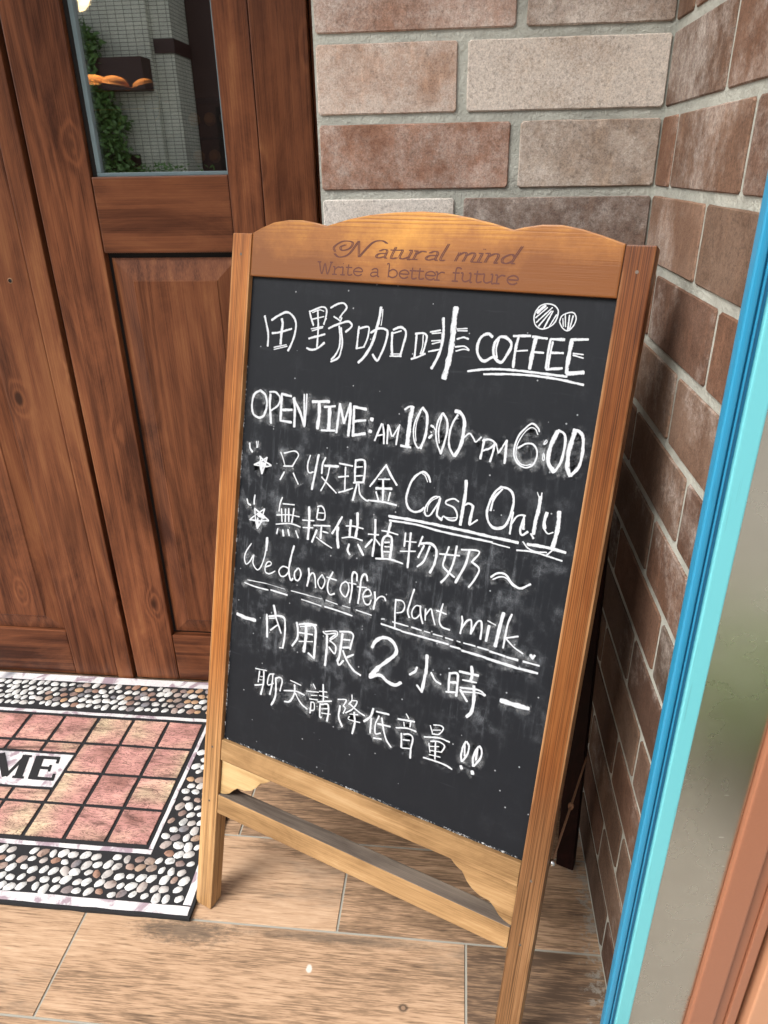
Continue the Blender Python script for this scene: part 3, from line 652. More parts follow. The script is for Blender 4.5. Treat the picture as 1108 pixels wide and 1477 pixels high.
# ------------------------------------------------------------------ door mat
MC = (-1.235, 1.182)      # centre of the mat
mat = empty('door_mat', (MC[0],MC[1],0), 'black welcome doormat with a pebble border and pink stone tiles before the door', 'doormat')
XR, XL, YB, YT = -.482-MC[0], -(-.482-MC[0]), .846-MC[1], 1.529-MC[1]
M['flock'] = plain('black_flock', (.012,.012,.014), .95, nscale=300, var=.5, bump=.6)
def flockz(): pass
def rough_rect_prism(name, x0,x1,y0,y1,z0,z1,mat_):
    pts = []
    for (a,b),(c,d) in (((x0,y0),(x1,y0)),((x1,y0),(x1,y1)),((x1,y1),(x0,y1)),((x0,y1),(x0,y0))):
        n = max(2,int(math.hypot(c-a,d-b)/.03))
        for k in range(n): pts.append((a+(c-a)*k/n+random.uniform(-.0008,.0008), b+(d-b)*k/n+random.uniform(-.0008,.0008)))
    return prism(name, pts, z0, z1, mat_, mat, .0012, 'xy')
rough_rect_prism('backing', XL, XR, YB, YT, 0.0002, .0085, M['flock'])
def print_mat(name, kind):
    g = G(name); p = g.pos()
    fl = g.noise(p, 900, 2, .7)
    if kind == 'stone':
        n = g.noise(g.map(p, (7,26,1), rot=(0,0,R(8))), 1, 7, .68, 1.2); b = g.noise(p, 7, 3, .5); vein = g.noise(g.map(p, (16,60,1), rot=(0,0,R(12))), 1, 6, .7, 2.0)
        col = g.ramp(b, [(.32,(.26,.125,.105)),(.44,(.50,.255,.225)),(.55,(.52,.31,.245)),(.68,(.55,.43,.29))])
        col = g.mix(1.0, col, g.ramp(n, [(.34,.30),(.45,.88),(.62,1.25)]), 'MULTIPLY')
        col = g.mix(g.math('MULTIPLY', g.step(g.math('ABSOLUTE', g.math('SUBTRACT', vein, .5)), .034, .0), .92), col, (.09,.05,.045))
    elif kind == 'pebble':
        b = g.noise(p, 4.2, 2, .5); r = g.rnd(); w_ = g.n('SeparateXYZ'); g.l(p, w_.inputs[0])
        far = g.step(w_.outputs[1], 1.0, 1.4); rt = g.step(w_.outputs[0], -.72, -.60)
        k = g.math('ADD', g.math('MULTIPLY', r, .62), g.math('MULTIPLY', b, .45)); k = g.math('ADD', k, g.math('MULTIPLY', far, .10)); k = g.math('ADD', k, g.math('MULTIPLY', rt, .06))
        col = g.ramp(k, [(.0,(.64,.65,.64)),(.60,(.62,.62,.61)),(.70,(.44,.40,.38)),(.78,(.30,.17,.12)),(.84,(.20,.20,.22)),(.92,(.44,.28,.17))])
        m = g.noise(p, 70, 4, .6, 1.0); col = g.mix(1.0, col, g.ramp(m, [(.30,.55),(.5,1.0)]), 'MULTIPLY')
    else:
        n = g.noise(p, 12, 5, .6, 2.0); col = g.ramp(n, [(.40,(.34,.26,.30)),(.47,(.62,.60,.62)),(.60,(.68,.67,.67)),(.72,(.42,.35,.42))])
        col = g.mix(g.math('MULTIPLY', g.step(g.noise(p, 5, 2, .5), .60, .66), .8), col, (.06,.07,.11))
    col = g.mix(g.math('MULTIPLY', g.step(fl, .50, .72), .42), col, tuple([.05]*3))
    return g.fin(col, .85, spec=.15, normal=g.bump(fl, .4, .001))
M['mat_stone'] = print_mat('printed_pink_stone','stone'); M['pebble'] = print_mat('printed_pebbles','pebble'); M['marble'] = print_mat('printed_marble_band','marble')
def band(x0,x1,y0,y1,name='white_band'):
    return rough_rect_prism(name, x0, x1, y0, y1, .0083, .0100, M['marble'])
# outer pale border, inner pale line
ox = XR-.006; oyb = YB+.006; oyt = YT-.003
band(-ox, ox, oyb, .870-MC[1]); band(-ox, ox, 1.500-MC[1], oyt); band(ox-.016, ox, .872-MC[1], 1.495-MC[1]); band(-ox, -ox+.016, .872-MC[1], 1.495-MC[1])
ix = -.612-MC[0]; 
band(-ix, ix, .977-MC[1], .987-MC[1]); band(-ix, ix, 1.373-MC[1], 1.383-MC[1]); band(ix-.009, ix, .989-MC[1], 1.371-MC[1]); band(-ix, -ix+.009, .989-MC[1], 1.371-MC[1])
# stones: cells of 94 mm, middle rows cut by the greeting plate
gx = .0045
def stone(x0,x1,y0,y1):
    return rough_rect_prism('stone', x0+gx, x1-gx, y0+gx, y1-gx, .0083, .0112, M['mat_stone'])
xs = [-.6265-MC[0]-.094*i for i in range(14)]
rows = [(.994,1.087),(1.087,1.179),(1.179,1.273),(1.273,1.366)]
for i in range(13):
    x1, x0 = xs[i], xs[i+1]
    if i < 3 or i > 9:
        for a,b in rows: stone(x0,x1,a-MC[1],b-MC[1])
    else:
        for a,b in (rows[0],rows[3],(1.087,1.1265),(1.236,1.273)): stone(x0,x1,a-MC[1],b-MC[1])
plate = rough_rect_prism('greeting_plate', xs[10]+gx, xs[3]-gx, 1.131-MC[1], 1.2315-MC[1], .0083, .0110, M['marble'])
# pebbles
peb = []
for s in range(4):
    rr = random.Random(50+s); bm = bmesh.new(); n = 9
    rad = [1+rr.uniform(-.10,.10) for _ in range(n)]
    lo = [bm.verts.new((rad[k]*math.cos(2*math.pi*k/n), .74*rad[k]*math.sin(2*math.pi*k/n), 0)) for k in range(n)]
    hi = [bm.verts.new((.72*v.co.x, .72*v.co.y, .22)) for v in lo]; top = bm.verts.new((0,0,.27))
    for k in range(n): bm.faces.new([lo[k],lo[(k+1)%n],hi[(k+1)%n],hi[k]]); bm.faces.new([hi[k],hi[(k+1)%n],top])
    me = bm_mesh(bm,'pebble',True); me.materials.append(M['pebble']); peb.append(me)
spots = []
rr = random.Random(12); pit = .0232; j = 0
y = YB+.037
while y < YT-.026:
    x = -ox+.026+(pit/2 if j % 2 else 0)
    while x < ox-.024:
        X = x+rr.uniform(-.0035,.0035); Y = y+rr.uniform(-.003,.003)
        if not (abs(X) < ix+.011 and .966-MC[1] < Y < 1.394-MC[1]): spots.append((X,Y))
        x += pit
    y += pit*.87; j += 1
inv = cam.matrix_world.inverted()
def seen(X,Y):
    q = inv @ Vector((X+MC[0],Y+MC[1],.01)); return q.length if (q.z < 0 and abs(q.x/q.z) < .56 and abs(q.y/q.z) < .74) else 99+q.length
spots.sort(key=lambda s: seen(*s))
rest = bmesh.new()
for i,(X,Y) in enumerate(spots):
    s = rr.choice((.0088,.0102,.0114,.0126)); ang = rr.gauss(R(35),R(30)); me = rr.choice(peb)
    if i < 300:
        o = link('pebble', me, None, mat, (X,Y,.0083)); o.scale = (s,s,s*.9); o.rotation_euler = (0,0,ang)
    else:
        n0 = len(rest.verts); rest.from_mesh(me); rest.verts.ensure_lookup_table()
        bmesh.ops.transform(rest, matrix=Matrix.Translation((X,Y,.0083))@Matrix.Rotation(ang,4,'Z')@Matrix.Diagonal((s,s,s*.9,1)), verts=rest.verts[n0:])
o = link('pebbles', bm_mesh(rest,'pebbles',True), M['pebble'], mat); o['kind'] = 'stuff'
# greeting letters
def slab_letter(ch, x, w):
    S = {'E':[((0,0),(.0,1),.30),((0,.05),(1,.05),.13),((0,.95),(1,.95),.13),((.1,.5),(.65,.5),.12),((.96,.0),(.96,.28),.10),((.93,.72),(.93,1),.10),((.66,.36),(.66,.64),.09),((-.14,.04),(.3,.04),.09),((-.14,.96),(.3,.96),.09)],
         'M':[((0,0),(0,1),.14),((0,1),(.48,.05),.26),((.48,.05),(.92,1),.12),((.92,0),(.92,1),.27),((-.15,.04),(.18,.04),.09),((-.15,.96),(.12,.96),.09),((.72,.04),(1.12,.04),.09),((.86,.96),(1.12,.96),.09)],
         'W':[((0,1),(.27,0),.24),((.27,0),(.5,.9),.11),((.5,.9),(.74,0),.24),((.74,0),(1,1),.11),((-.12,.96),(.2,.96),.09),((.85,.96),(1.12,.96),.09)],
         'L':[((.1,0),(.1,1),.28),((0,.05),(.95,.05),.12),((.93,0),(.93,.3),.10),((-.1,.96),(.35,.96),.09)],
         'C':[((.92,.85),(.55,1),.13),((.55,1),(.15,.8),.2),((.15,.8),(.08,.3),.26),((.08,.3),(.5,0),.2),((.5,0),(.95,.2),.13)],
         'O':[((.5,1),(.1,.75),.18),((.1,.75),(.1,.25),.26),((.1,.25),(.5,0),.18),((.5,0),(.9,.25),.18),((.9,.25),(.9,.75),.26),((.9,.75),(.5,1),.18)]}[ch]
    bm = bmesh.new(); H = .072
    for i,((a,b),(c,d),t) in enumerate(S):
        p = Vector((a*w,b*H)); q = Vector((c*w,d*H)); dr = (q-p).normalized(); nn = Vector((-dr.y,dr.x))*t*H*.5
        vs = []
        zt = .0118+i*.00003
        for v in (p-nn, q-nn, q+nn, p+nn):
            X = v.x-.30*v.y*.9; vs.append((x+X, 1.149-MC[1]+v.y, zt))
        B = [bm.verts.new((a_,b_,.0109)) for a_,b_,_ in vs]; T = [bm.verts.new(v) for v in vs]
        bm.faces.new(T); 
        for k in range(4): bm.faces.new([B[k],B[(k+1)%4],T[(k+1)%4],T[k]])
    return adopt(link('letter', bm_mesh(bm,'letter'), M['flock'], mat), plate)
lx = {'E2':(-.973,.052),'M':(-1.075,.072),'O':(-1.165,.066),'C':(-1.25,.060),'L':(-1.325,.050),'E1':(-1.405,.050),'W':(-1.51,.075)}
for k,(x,w_) in lx.items(): slab_letter(k[0], x-MC[0], w_)

# ------------------------------------------------------------------ the sandwich board
UO, VO = .2835, .368
U = Vector((0.927123,-0.374758,0.000000)); V = Vector((0.096601,0.238983,0.966207)); N = U.cross(V); O3 = Vector((-0.410718,0.959451,0.356636))
sign = empty('sandwich_board', (0,0,0), 'wooden A-frame chalkboard with a scalloped top standing on the floor by the brick corner', 'sandwich board')
base = O3 + U*UO - V*VO
SM = Matrix.Translation(base) @ Matrix(((U.x,-N.x,V.x,0),(U.y,-N.y,V.y,0),(U.z,-N.z,V.z,0),(0,0,0,1)))
sign.matrix_world = SM
SI = SM.inverted()
def sb(name, u0, u1, v0, v1, d0, d1, m, bev=.0018): return box(name, (u0-UO,d0,v0+VO), (u1-UO,d1,v1+VO), m, sign, bev)
TH = .030
def post(u0, u1):   # feet cut level with the floor
    bm = bmesh.new(); vs = add_box(bm, (u0-UO,0,0), (u1-UO,TH,.882+VO))
    for v in vs:
        if v.co.z < .01:
            p = Vector(v.co); dz = SM.to_3x3() @ Vector((0,0,1)); wz = (SM @ p).z; v.co.z -= (wz-.001)/dz.z
    c = Vector(((u0+u1)/2-UO, TH/2, (.882+VO)/2))
    for v in vs: v.co -= c
    bmesh.ops.bevel(bm, geom=bm.edges[:], offset=.002, segments=2, affect='EDGES', profile=.6)
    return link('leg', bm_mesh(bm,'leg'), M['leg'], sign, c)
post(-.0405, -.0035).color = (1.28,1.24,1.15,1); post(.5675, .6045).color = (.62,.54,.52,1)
arch = [(-.0030,.8179),(-.0030,.8830),(.0152,.8915),(.0373,.8995),(.0631,.9032),(.0887,.9032),(.1104,.9005),(.1325,.8962),(.1456,.8995),(.1721,.9066),(.2048,.9125),(.2431,.9162),(.2864,.9180),(.3230,.9160),(.3585,.9108),(.3914,.9042),(.4210,.8965),(.4351,.9000),(.4586,.9036),(.4849,.9036),(.5113,.8992),(.5377,.8920),(.5670,.8830),(.5670,.8179)]
arch_o = prism('arched_rail', [(a-UO,b+VO) for a,b in arch], .0015, .022, M['arch'], sign, .0022)
sb('bottom_rail', -.0030, .5670, -.0420, -.0005, .0012, .026, M['raw_h'])
cb = sb('crossbar', -.0030, .5670, -.1530, -.1140, .0005, .0335, M['raw_h'])
M['grime'] = wood('grimy_pine_top', (.050,.038,.030),(.12,.095,.075),(.20,.16,.125), axis=0, knots=.97, rough=.75, scale=1.6)
cb.data.materials.append(M['grime'])     # dirt has settled on the ledge
for p in cb.data.polygons:
    if p.normal.z > .85: p.material_index = 1
bl = [(-.0030,-.0424),(.1085,-.0424),(.1027,-.0490),(.0950,-.0545),(.0867,-.0577),(.0820,-.0640),(.0765,-.0720),(.0660,-.0810),(.0518,-.0871),(.0363,-.0885),(.0281,-.0951),(.0184,-.1060),(.0090,-.1110),(-.0030,-.1138)]
prism('corner_bracket', [(a-UO,b+VO-.0012) for a,b in bl][::-1], .0065, .020, wood('yellowed_pine', (.24,.14,.058),(.40,.26,.115),(.54,.40,.21), axis=0, scale=1.6), sign, .0015)
prism('corner_bracket', [(.564-a-UO,b+VO-.0012) for a,b in bl], .0065, .020, M['raw_h'], sign, .0015)
board = sb('chalkboard', -.0030, .5670, -.0005, .8179, .0085, .013, M['board'], 0)
# chalk: every stroke a thin ribbon with its own width, lying on the board
def ribbons(name, strokes, lab=None):
    vs=[]; fs=[]; uv=[]; mi=[]
    def add(pts, wdt, d, m, taper=True):
        n = len(pts); L = 0; i0 = len(vs); ph = random.uniform(0,6)
        for i,p in enumerate(pts):
            t = pts[min(i+1,n-1)]-pts[max(i-1,0)]
            if t.length < 1e-9: t = Vector((1,0,0))
            t.normalize(); nn = Vector((-t.y,t.x,0)); 
            if i: L += (p-pts[i-1]).length
            w_ = wdt*.5*(1+.10*math.sin(L*260+ph)+random.uniform(-.06,.06))
            if taper and (i == 0 or i == n-1): w_ *= .72
            for s in (-1,1): q = p+nn*w_*s; vs.append((q.x-UO, d, q.y+VO)); uv.append((L+ph, s))
        for i in range(n-1): a=i0+2*i; fs.append((a,a+1,a+3,a+2)); mi.append(m)
    for k,s in enumerate(strokes):
        wdt = s[0]*1e-4; P = [Vector((s[i]*1e-4, s[i+1]*1e-4, 0)) for i in range(2,len(s),2)]
        pts = catmull(P, .0022)
        e = (pts[0]-pts[1]).normalized()*wdt*.30; f_ = (pts[-1]-pts[-2]).normalized()*wdt*.30
        pts = [pts[0]+e]+pts+[pts[-1]+f_]
        if s[1]:
            q = [p+Vector((random.uniform(-.001,.001),random.uniform(-.003,-.001),0)) for p in pts]; add(q, wdt+.017, .00835-k*.0000012, 1, False)
        add(pts, wdt*1.12, .0081-k*.000004, 0)
    me = bpy.data.meshes.new(name); me.from_pydata(vs,[],fs); me.materials.append(M['chalk']); me.materials.append(M['smear'])
    l = me.uv_layers.new(name='UVMap')
    for p in me.polygons:
        p.material_index = mi[p.index]
        for li in p.loop_indices: l.data[li].uv = uv[me.loops[li].vertex_index]
    o = link(name, me, None, sign); adopt(o, board)
    if lab: o['label'] = lab
    return o
CHALK={
'title':[(37,0,261,7585,306,7459,354,7298,356,7127),(37,0,402,7534,523,7610,677,7675,789,7629,864,7528,862,7367,811,7201,755,7088),(48,0,595,7562,618,7483,605,7346,603,7183),(34,0,428,7332,562,7356,790,7429),(21,0,481,7115,713,7176),(18,0,484,7083,732,7154),(32,0,1099,7717,1141,7615,1191,7513),(29,0,1123,7718,1215,7757,1322,7797,1395,7776,1411,7699,1380,7541),(17,0,1156,7701,1279,7749,1360,7735),(32,0,1248,7740,1277,7533,1287,7349,1287,7190),(23,0,1166,7603,1368,7657),(20,0,1156,7457,1367,7507),(20,0,1175,7430,1361,7489),(20,0,1417,7635,1371,7553),(35,0,1130,7309,1410,7396),(35,0,1104,7160,1195,7142,1304,7178,1415,7268),(31,0,1479,7794,1553,7838,1627,7868,1703,7873,1756,7813,1689,7719,1649,7658),(25,0,1547,7670,1620,7636,1670,7608),(22,0,1687,7661,1669,7614),(34,0,1472,7489,1584,7543,1732,7600,1823,7613,1875,7553,1778,7461),(31,0,1654,7536,1687,7370,1687,7226,1630,7102,1566,7030),(31,0,1688,7512,1733,7308,1723,7177,1688,7068,1562,6997),(34,0,1998,7555,1995,7398,1993,7232),(30,0,2011,7530,2139,7566,2173,7534,2159,7395,2112,7269),(23,0,1983,7231,2122,7270),(47,0,2336,7853,2324,7700,2301,7561,2247,7333,2138,7131,2046,7034),(16,0,2370,7830,2373,7703,2366,7601),(37,0,2209,7485,2331,7555,2451,7548,2487,7491,2458,7317,2398,7156,2355,7091,2275,7171),(40,0,2563,7514,2576,7328,2603,7184),(36,0,2577,7558,2698,7601,2784,7532,2759,7344,2729,7188),(22,0,2583,7507,2704,7551),(22,0,2564,7176,2748,7193),(16,0,2570,7207,2725,7222),(32,0,2956,7529,2962,7328,2961,7185),(32,0,2937,7528,3048,7545,3118,7509,3107,7375,3077,7247),(18,0,3061,7521,3070,7372,3048,7252),(29,0,2915,7168,3016,7207,3122,7263),(44,0,3342,7773,3366,7596,3364,7398,3322,7228,3250,7070),(24,0,3166,7571,3318,7608),(21,0,3196,7554,3332,7573),(21,0,3201,7450,3337,7470),(21,0,3215,7410,3339,7449),(25,0,3174,7298,3353,7347),(84,0,3511,7923,3510,7737,3516,7493,3508,7279,3481,7077,3460,6958),(20,0,3567,7644,3716,7664),(20,0,3579,7621,3720,7632),(27,0,3586,7508,3680,7540,3753,7522),(24,0,3574,7400,3705,7420,3782,7378),(20,0,3590,7344,3702,7379,3783,7370),(42,0,4096,7583,4031,7617,3950,7579,3903,7478,3907,7366,3967,7274,4032,7248,4135,7314),(42,0,4206,7592,4142,7499,4141,7387,4181,7295,4272,7256,4327,7341,4378,7457,4366,7535,4290,7591,4222,7593),(26,0,4195,7552,4174,7438,4199,7313),(35,0,4395,7619,4624,7638),(38,0,4464,7606,4446,7447,4448,7209),(24,0,4466,7425,4612,7447),(35,0,4658,7630,4853,7623),(56,0,4702,7610,4687,7438,4680,7217),(31,0,4713,7433,4834,7436),(40,0,4909,7620,5082,7627),(34,0,4902,7620,4895,7457,4897,7240),(28,0,4939,7585,4926,7414,4929,7243),(34,0,4945,7446,5094,7457),(38,0,4907,7225,5109,7262),(36,0,5175,7635,5387,7657),(55,0,5183,7636,5176,7437,5176,7238,5199,7194),(20,0,5226,7465,5358,7462),(21,0,5229,7443,5365,7418),(55,0,5206,7202,5395,7238),(34,0,3808,7086,4013,7132,4269,7162,4605,7170,4933,7165,5189,7162),(33,0,4048,7071,4446,7113,4777,7125,5101,7113,5421,7079),(19,0,4648,7960,4701,8032,4792,8064,4890,8045,4947,7981,4935,7859,4869,7778,4763,7739,4676,7778,4638,7868,4648,7960),(19,0,4660,7877,4799,8016),(19,0,4678,7817,4862,8020),(22,0,4717,7774,4854,7974),(22,0,4792,7756,4877,7976),(19,0,4854,7769,4931,7934),(47,0,4674,7947,4764,8036),(18,0,4984,7847,5003,7924,5075,7967,5151,7972,5193,7908,5176,7817,5111,7744,5035,7775,4984,7847),(18,0,5047,7942,5071,7793),(21,0,5102,7939,5108,7759),(21,0,5150,7935,5130,7768),(14,0,5021,7895,5044,7791)],
'hours':[(39,1,270,6409,156,6328,120,6167,157,6015,282,5963,385,6026,420,6186,383,6336,270,6409),(21,1,364,6372,422,6186,372,6044),(47,1,476,6366,479,6193,527,5908),(34,1,460,6406,578,6412,666,6331,642,6214,498,6099),(50,1,696,6392,703,6183,710,5972),(42,1,695,6401,881,6386),(46,1,741,6150,912,6172),(42,1,710,5972,919,5972),(49,1,940,6365,971,6160,982,5914),(50,1,930,6354,1061,6172,1172,5959),(33,1,1125,6443,1150,6184,1174,5940),(28,1,1174,6453,1182,6206,1183,5961),(48,1,1291,6348,1595,6389),(60,1,1413,6348,1431,6164,1420,5947),(36,1,1517,6296,1709,6330),(67,1,1615,6299,1619,6152,1627,5966),(36,1,1500,5926,1738,5954),(43,1,1790,6377,1786,6211,1772,5931),(47,1,1791,6368,1895,6097),(39,1,1978,6409,1932,6248,1895,6097),(54,1,1974,6400,1990,6201,1989,5916),(46,1,2045,6372,2058,6156,2071,5937),(46,1,2046,6363,2255,6354),(39,1,2080,6149,2263,6187),(47,1,2062,5927,2276,5985),(65,1,2357,6218,2380,6214),(61,1,2353,6036,2374,6032),(34,1,2545,6171,2497,6035,2457,5908),(34,1,2564,6166,2595,6050,2615,5883),(24,1,2494,5986,2599,6018),(33,1,2653,6170,2661,6027,2668,5891),(30,1,2663,6164,2735,6014),(26,1,2846,6197,2753,6016),(30,1,2840,6180,2829,6051,2820,5898),(33,1,2905,6434,2961,6480,3019,6495),(71,1,3021,6480,3005,6266,3001,5901),(36,1,2901,5894,3060,5894),(26,1,3168,6475,3101,6326,3078,6166,3106,6012,3171,5911,3222,5919),(18,1,3157,6427,3116,6281,3113,6124,3139,6001),(45,1,3183,6493,3262,6410,3284,6242,3272,6068,3223,5911),(32,1,3350,6259,3382,6240),(19,1,3384,6256,3425,6200),(39,1,3339,6078,3376,6123),(19,1,3358,6167,3366,6157),(28,1,3500,6457,3444,6311,3441,6140,3486,5991,3551,5883),(22,1,3498,6410,3475,6207,3507,6025),(35,1,3508,6458,3588,6361,3608,6210,3587,6053,3552,5876),(34,1,3738,6465,3675,6327,3649,6155,3669,6003,3752,5876),(53,1,3699,6513,3783,6494,3848,6397,3858,6185,3833,6013,3772,5879),(25,1,3864,6140,3913,6201,3957,6230,4023,6164,4061,6124,4130,6202),(35,1,4180,6177,4173,6048,4160,5901),(29,1,4157,6158,4254,6188,4334,6152,4287,6074,4178,6017),(32,1,4342,6154,4330,6008,4306,5884),(25,1,4360,6141,4411,6021),(28,1,4499,6201,4418,6030),(38,1,4506,6210,4513,6053,4520,5895),(27,1,4941,6398,4910,6447,4825,6489,4741,6416,4663,6296,4629,6150,4642,6010,4721,5912,4822,5881,4911,5928,4956,6044,4940,6151,4867,6217,4773,6203,4680,6134),(17,1,4924,6357,4883,6420,4817,6434,4748,6370,4686,6252,4658,6138,4669,6014,4735,5930,4818,5912,4893,5940),(17,1,5050,6299,5026,6249,5036,6235,5068,6278,5050,6299),(17,1,5034,6103,5049,6106,5065,6031,5041,6027,5034,6103),(60,1,5183,6432,5147,6321,5112,6147,5129,5994,5214,5892),(36,1,5195,6449,5277,6416,5308,6314,5305,6146,5287,6020,5223,5886),(62,1,5409,6465,5389,6326,5374,6157,5390,5976,5439,5877),(44,1,5393,6485,5470,6473,5532,6393,5554,6185,5537,6016,5455,5876)],
'cash':[(36,1,125,5514,139,5434,190,5379),(19,1,260,5566,277,5462),(19,1,295,5571,291,5470),(31,1,246,5169,372,5243,495,5332),(30,1,349,5325,463,5258,588,5215),(27,1,589,5209,469,5176,261,5171),(28,1,411,5046,371,5154,365,5324),(31,1,416,5047,455,5168,495,5332),(69,1,351,5214,467,5208),(50,1,389,5220,408,5084),(22,1,759,5461,815,5365,863,5254),(24,1,830,5456,1022,5521,1107,5473,1059,5367,1009,5272),(24,1,834,5243,1016,5273),(27,1,857,5147,787,5009),(27,1,1034,5158,1144,4997),(26,1,1333,5498,1300,5379,1301,5272,1342,5217,1411,5244),(42,1,1486,5530,1458,5313,1412,4960),(35,1,1615,5505,1574,5393,1571,5248),(42,1,1619,5378,1859,5407),(26,1,1706,5377,1687,5230,1647,5102,1581,4967),(26,1,1577,5189,1719,5084,1869,4982),(28,1,1879,5458,2118,5456),(28,1,1995,5418,2002,5269,2016,5061),(29,1,1885,5242,2060,5287),(25,1,1911,4997,2034,5050,2155,5109),(37,1,2165,5557,2166,5402,2185,5227),(37,1,2166,5549,2263,5580,2324,5553,2341,5402,2334,5238),(22,1,2177,5448,2291,5474),(22,1,2192,5310,2306,5337),(34,1,2162,5200,2334,5238),(37,1,2223,5188,2203,5065,2176,4925),(31,1,2256,5194,2298,5038,2415,4963,2463,4979),(30,1,2696,5570,2608,5432,2455,5193),(36,1,2698,5556,2785,5433,2905,5295),(21,1,2587,5329,2777,5360),(40,1,2563,5183,2826,5223),(39,1,2669,5326,2687,5168,2698,5008),(31,1,2570,5125,2624,5009),(27,1,2809,5161,2792,5034),(31,1,2488,4976,2708,4995,2934,4987),(37,0,3441,5438,3403,5516,3321,5565,3221,5506,3142,5392,3099,5241,3087,5108,3138,4987,3245,4943,3349,4985,3389,5036),(17,0,3399,5430,3350,5514,3301,5536),(28,0,3620,5244,3532,5227,3453,5134,3407,5011,3433,4929,3494,4934,3556,5040,3615,5165),(17,0,3592,5229,3502,5165,3452,5077,3448,4990),(40,0,3630,5224,3612,5079,3612,4965,3694,4910),(28,0,3919,5230,3842,5257,3737,5209,3736,5160,3859,5127,3923,5040,3912,4954,3811,4933,3716,4971,3698,4939),(17,0,3740,4962,3822,4964,3908,4988),(52,0,3995,5549,4008,5378,4001,5168,3991,4899),(31,0,3999,5182,4079,5232,4147,5210),(47,0,4148,5203,4138,5069,4128,4934),(25,0,4130,4920,4175,4957,4239,5017),(45,0,2834,4796,3293,4814,3751,4821,4194,4821,4493,4814),(33,0,2850,4732,3300,4757,3687,4736,4060,4736,4504,4742),(46,0,4491,4815,4673,4818,4874,4816),(22,0,4503,4731,4645,4724,4768,4720),(37,0,4523,5557,4440,5461,4381,5286,4366,5145,4413,5016,4500,4951,4596,4964,4668,5040,4714,5200,4730,5366,4697,5494,4621,5548,4537,5553),(35,0,4541,5526,4444,5380,4415,5196),(15,0,4439,4980,4539,4970,4632,5005),(32,0,4743,5233,4741,5110,4742,4918),(27,0,4747,5070,4799,5176,4861,5215,4922,5214),(34,0,4909,5212,4892,5100,4882,4989,4917,4935,4989,4998),(39,0,4907,5184,4924,5025),(54,0,5094,5514,5094,5342,5076,5177,5071,4988),(29,0,5039,4981,5082,4922),(15,0,5041,5571,5079,5498),(20,0,5103,5575,5105,5503),(51,0,5213,5312,5197,5189,5214,5098),(23,0,5210,5084,5271,5030,5338,5064),(61,0,5376,5357,5392,5175,5383,4987,5364,4855),(23,0,5365,4808,5299,4725),(47,0,5016,4823,5281,4837,5545,4821),(24,0,4945,4845,5023,4773,5136,4743,5293,4765),(27,0,4877,4706,5084,4732,5300,4719,5520,4695)],
'milk':[(31,1,145,4561,174,4488,223,4474),(34,1,303,4656,294,4576,299,4505),(20,1,228,4215,368,4342,514,4456),(31,1,313,4430,460,4360,614,4280),(31,1,615,4276,423,4235,235,4217),(26,1,395,4098,354,4221,316,4430),(31,1,400,4099,470,4245,514,4456),(85,1,407,4337,510,4318),(57,1,389,4268,396,4151),(27,1,858,4720,822,4611,811,4481),(22,1,882,4620,1104,4642),(27,1,857,4528,887,4316),(30,1,938,4538,950,4329),(33,1,1000,4556,1020,4343),(32,1,1103,4576,1080,4342),(22,1,772,4405,1017,4457,1217,4462),(25,1,771,4247,1000,4307,1134,4315,1251,4298),(31,1,815,4178,800,4091),(36,1,914,4173,938,4081),(36,1,1018,4201,1048,4111),(27,1,1171,4214,1228,4110),(46,1,1391,4659,1416,4404,1416,4127),(23,1,1286,4422,1502,4453),(24,1,1307,4300,1495,4334),(26,1,1549,4697,1627,4720,1688,4646,1693,4515,1561,4489),(30,1,1565,4669,1550,4510),(20,1,1568,4600,1674,4613),(30,1,1509,4376,1808,4430),(39,1,1653,4374,1654,4193),(26,1,1687,4311,1785,4308),(40,1,1570,4310,1500,4097),(23,1,1573,4192,1723,4129,1879,4077),(38,1,2015,4618,1951,4482,1863,4317),(52,1,1956,4437,1963,4283,1999,4111),(44,1,2181,4598,2182,4353),(47,1,2285,4733,2306,4540,2293,4353),(26,1,2106,4491,2258,4515,2411,4508),(26,1,2051,4283,2227,4332,2416,4318),(38,1,2189,4207,2173,4111,2215,4042),(41,1,2349,4235,2458,4089),(40,1,2610,4692,2630,4425,2624,4111),(25,1,2511,4442,2691,4468),(37,1,2586,4370,2485,4226),(25,1,2651,4384,2734,4311),(42,1,2875,4701,2843,4500),(25,1,2739,4546,2869,4551,3016,4540),(40,1,2851,4495,2784,4443,2768,4303,2797,4128),(46,1,2851,4495,2920,4464,2931,4309,2926,4142),(28,1,2809,4373,2888,4390),(23,1,2817,4307,2897,4320),(28,1,2810,4225,2906,4240),(31,1,2686,4084,2920,4125,3149,4110),(33,1,3141,4591,3144,4384),(37,1,3227,4609,3239,4070),(21,1,3134,4465,3331,4487),(21,1,3088,4292,3337,4347),(29,1,3426,4599,3381,4436),(41,1,3408,4483,3566,4517,3673,4438,3668,4232,3613,4074),(33,1,3465,4464,3392,4262),(33,1,3561,4475,3494,4233,3399,4118),(32,1,3862,4531,3816,4328,3821,4206,4005,4096),(36,1,3983,4568,3964,4321,3899,4101,3810,3966),(28,1,3732,4394,4042,4436),(28,1,4060,4534,4332,4565,4245,4386),(31,1,4245,4386,4369,4304,4313,4120,4247,4002),(39,1,4182,4542,4151,4324,4036,4021),(31,1,4561,4230,4649,4311,4766,4319,4879,4218,5002,4169,5142,4263),(23,1,4594,4204,4694,4268,4793,4266,4903,4184,5041,4169)],
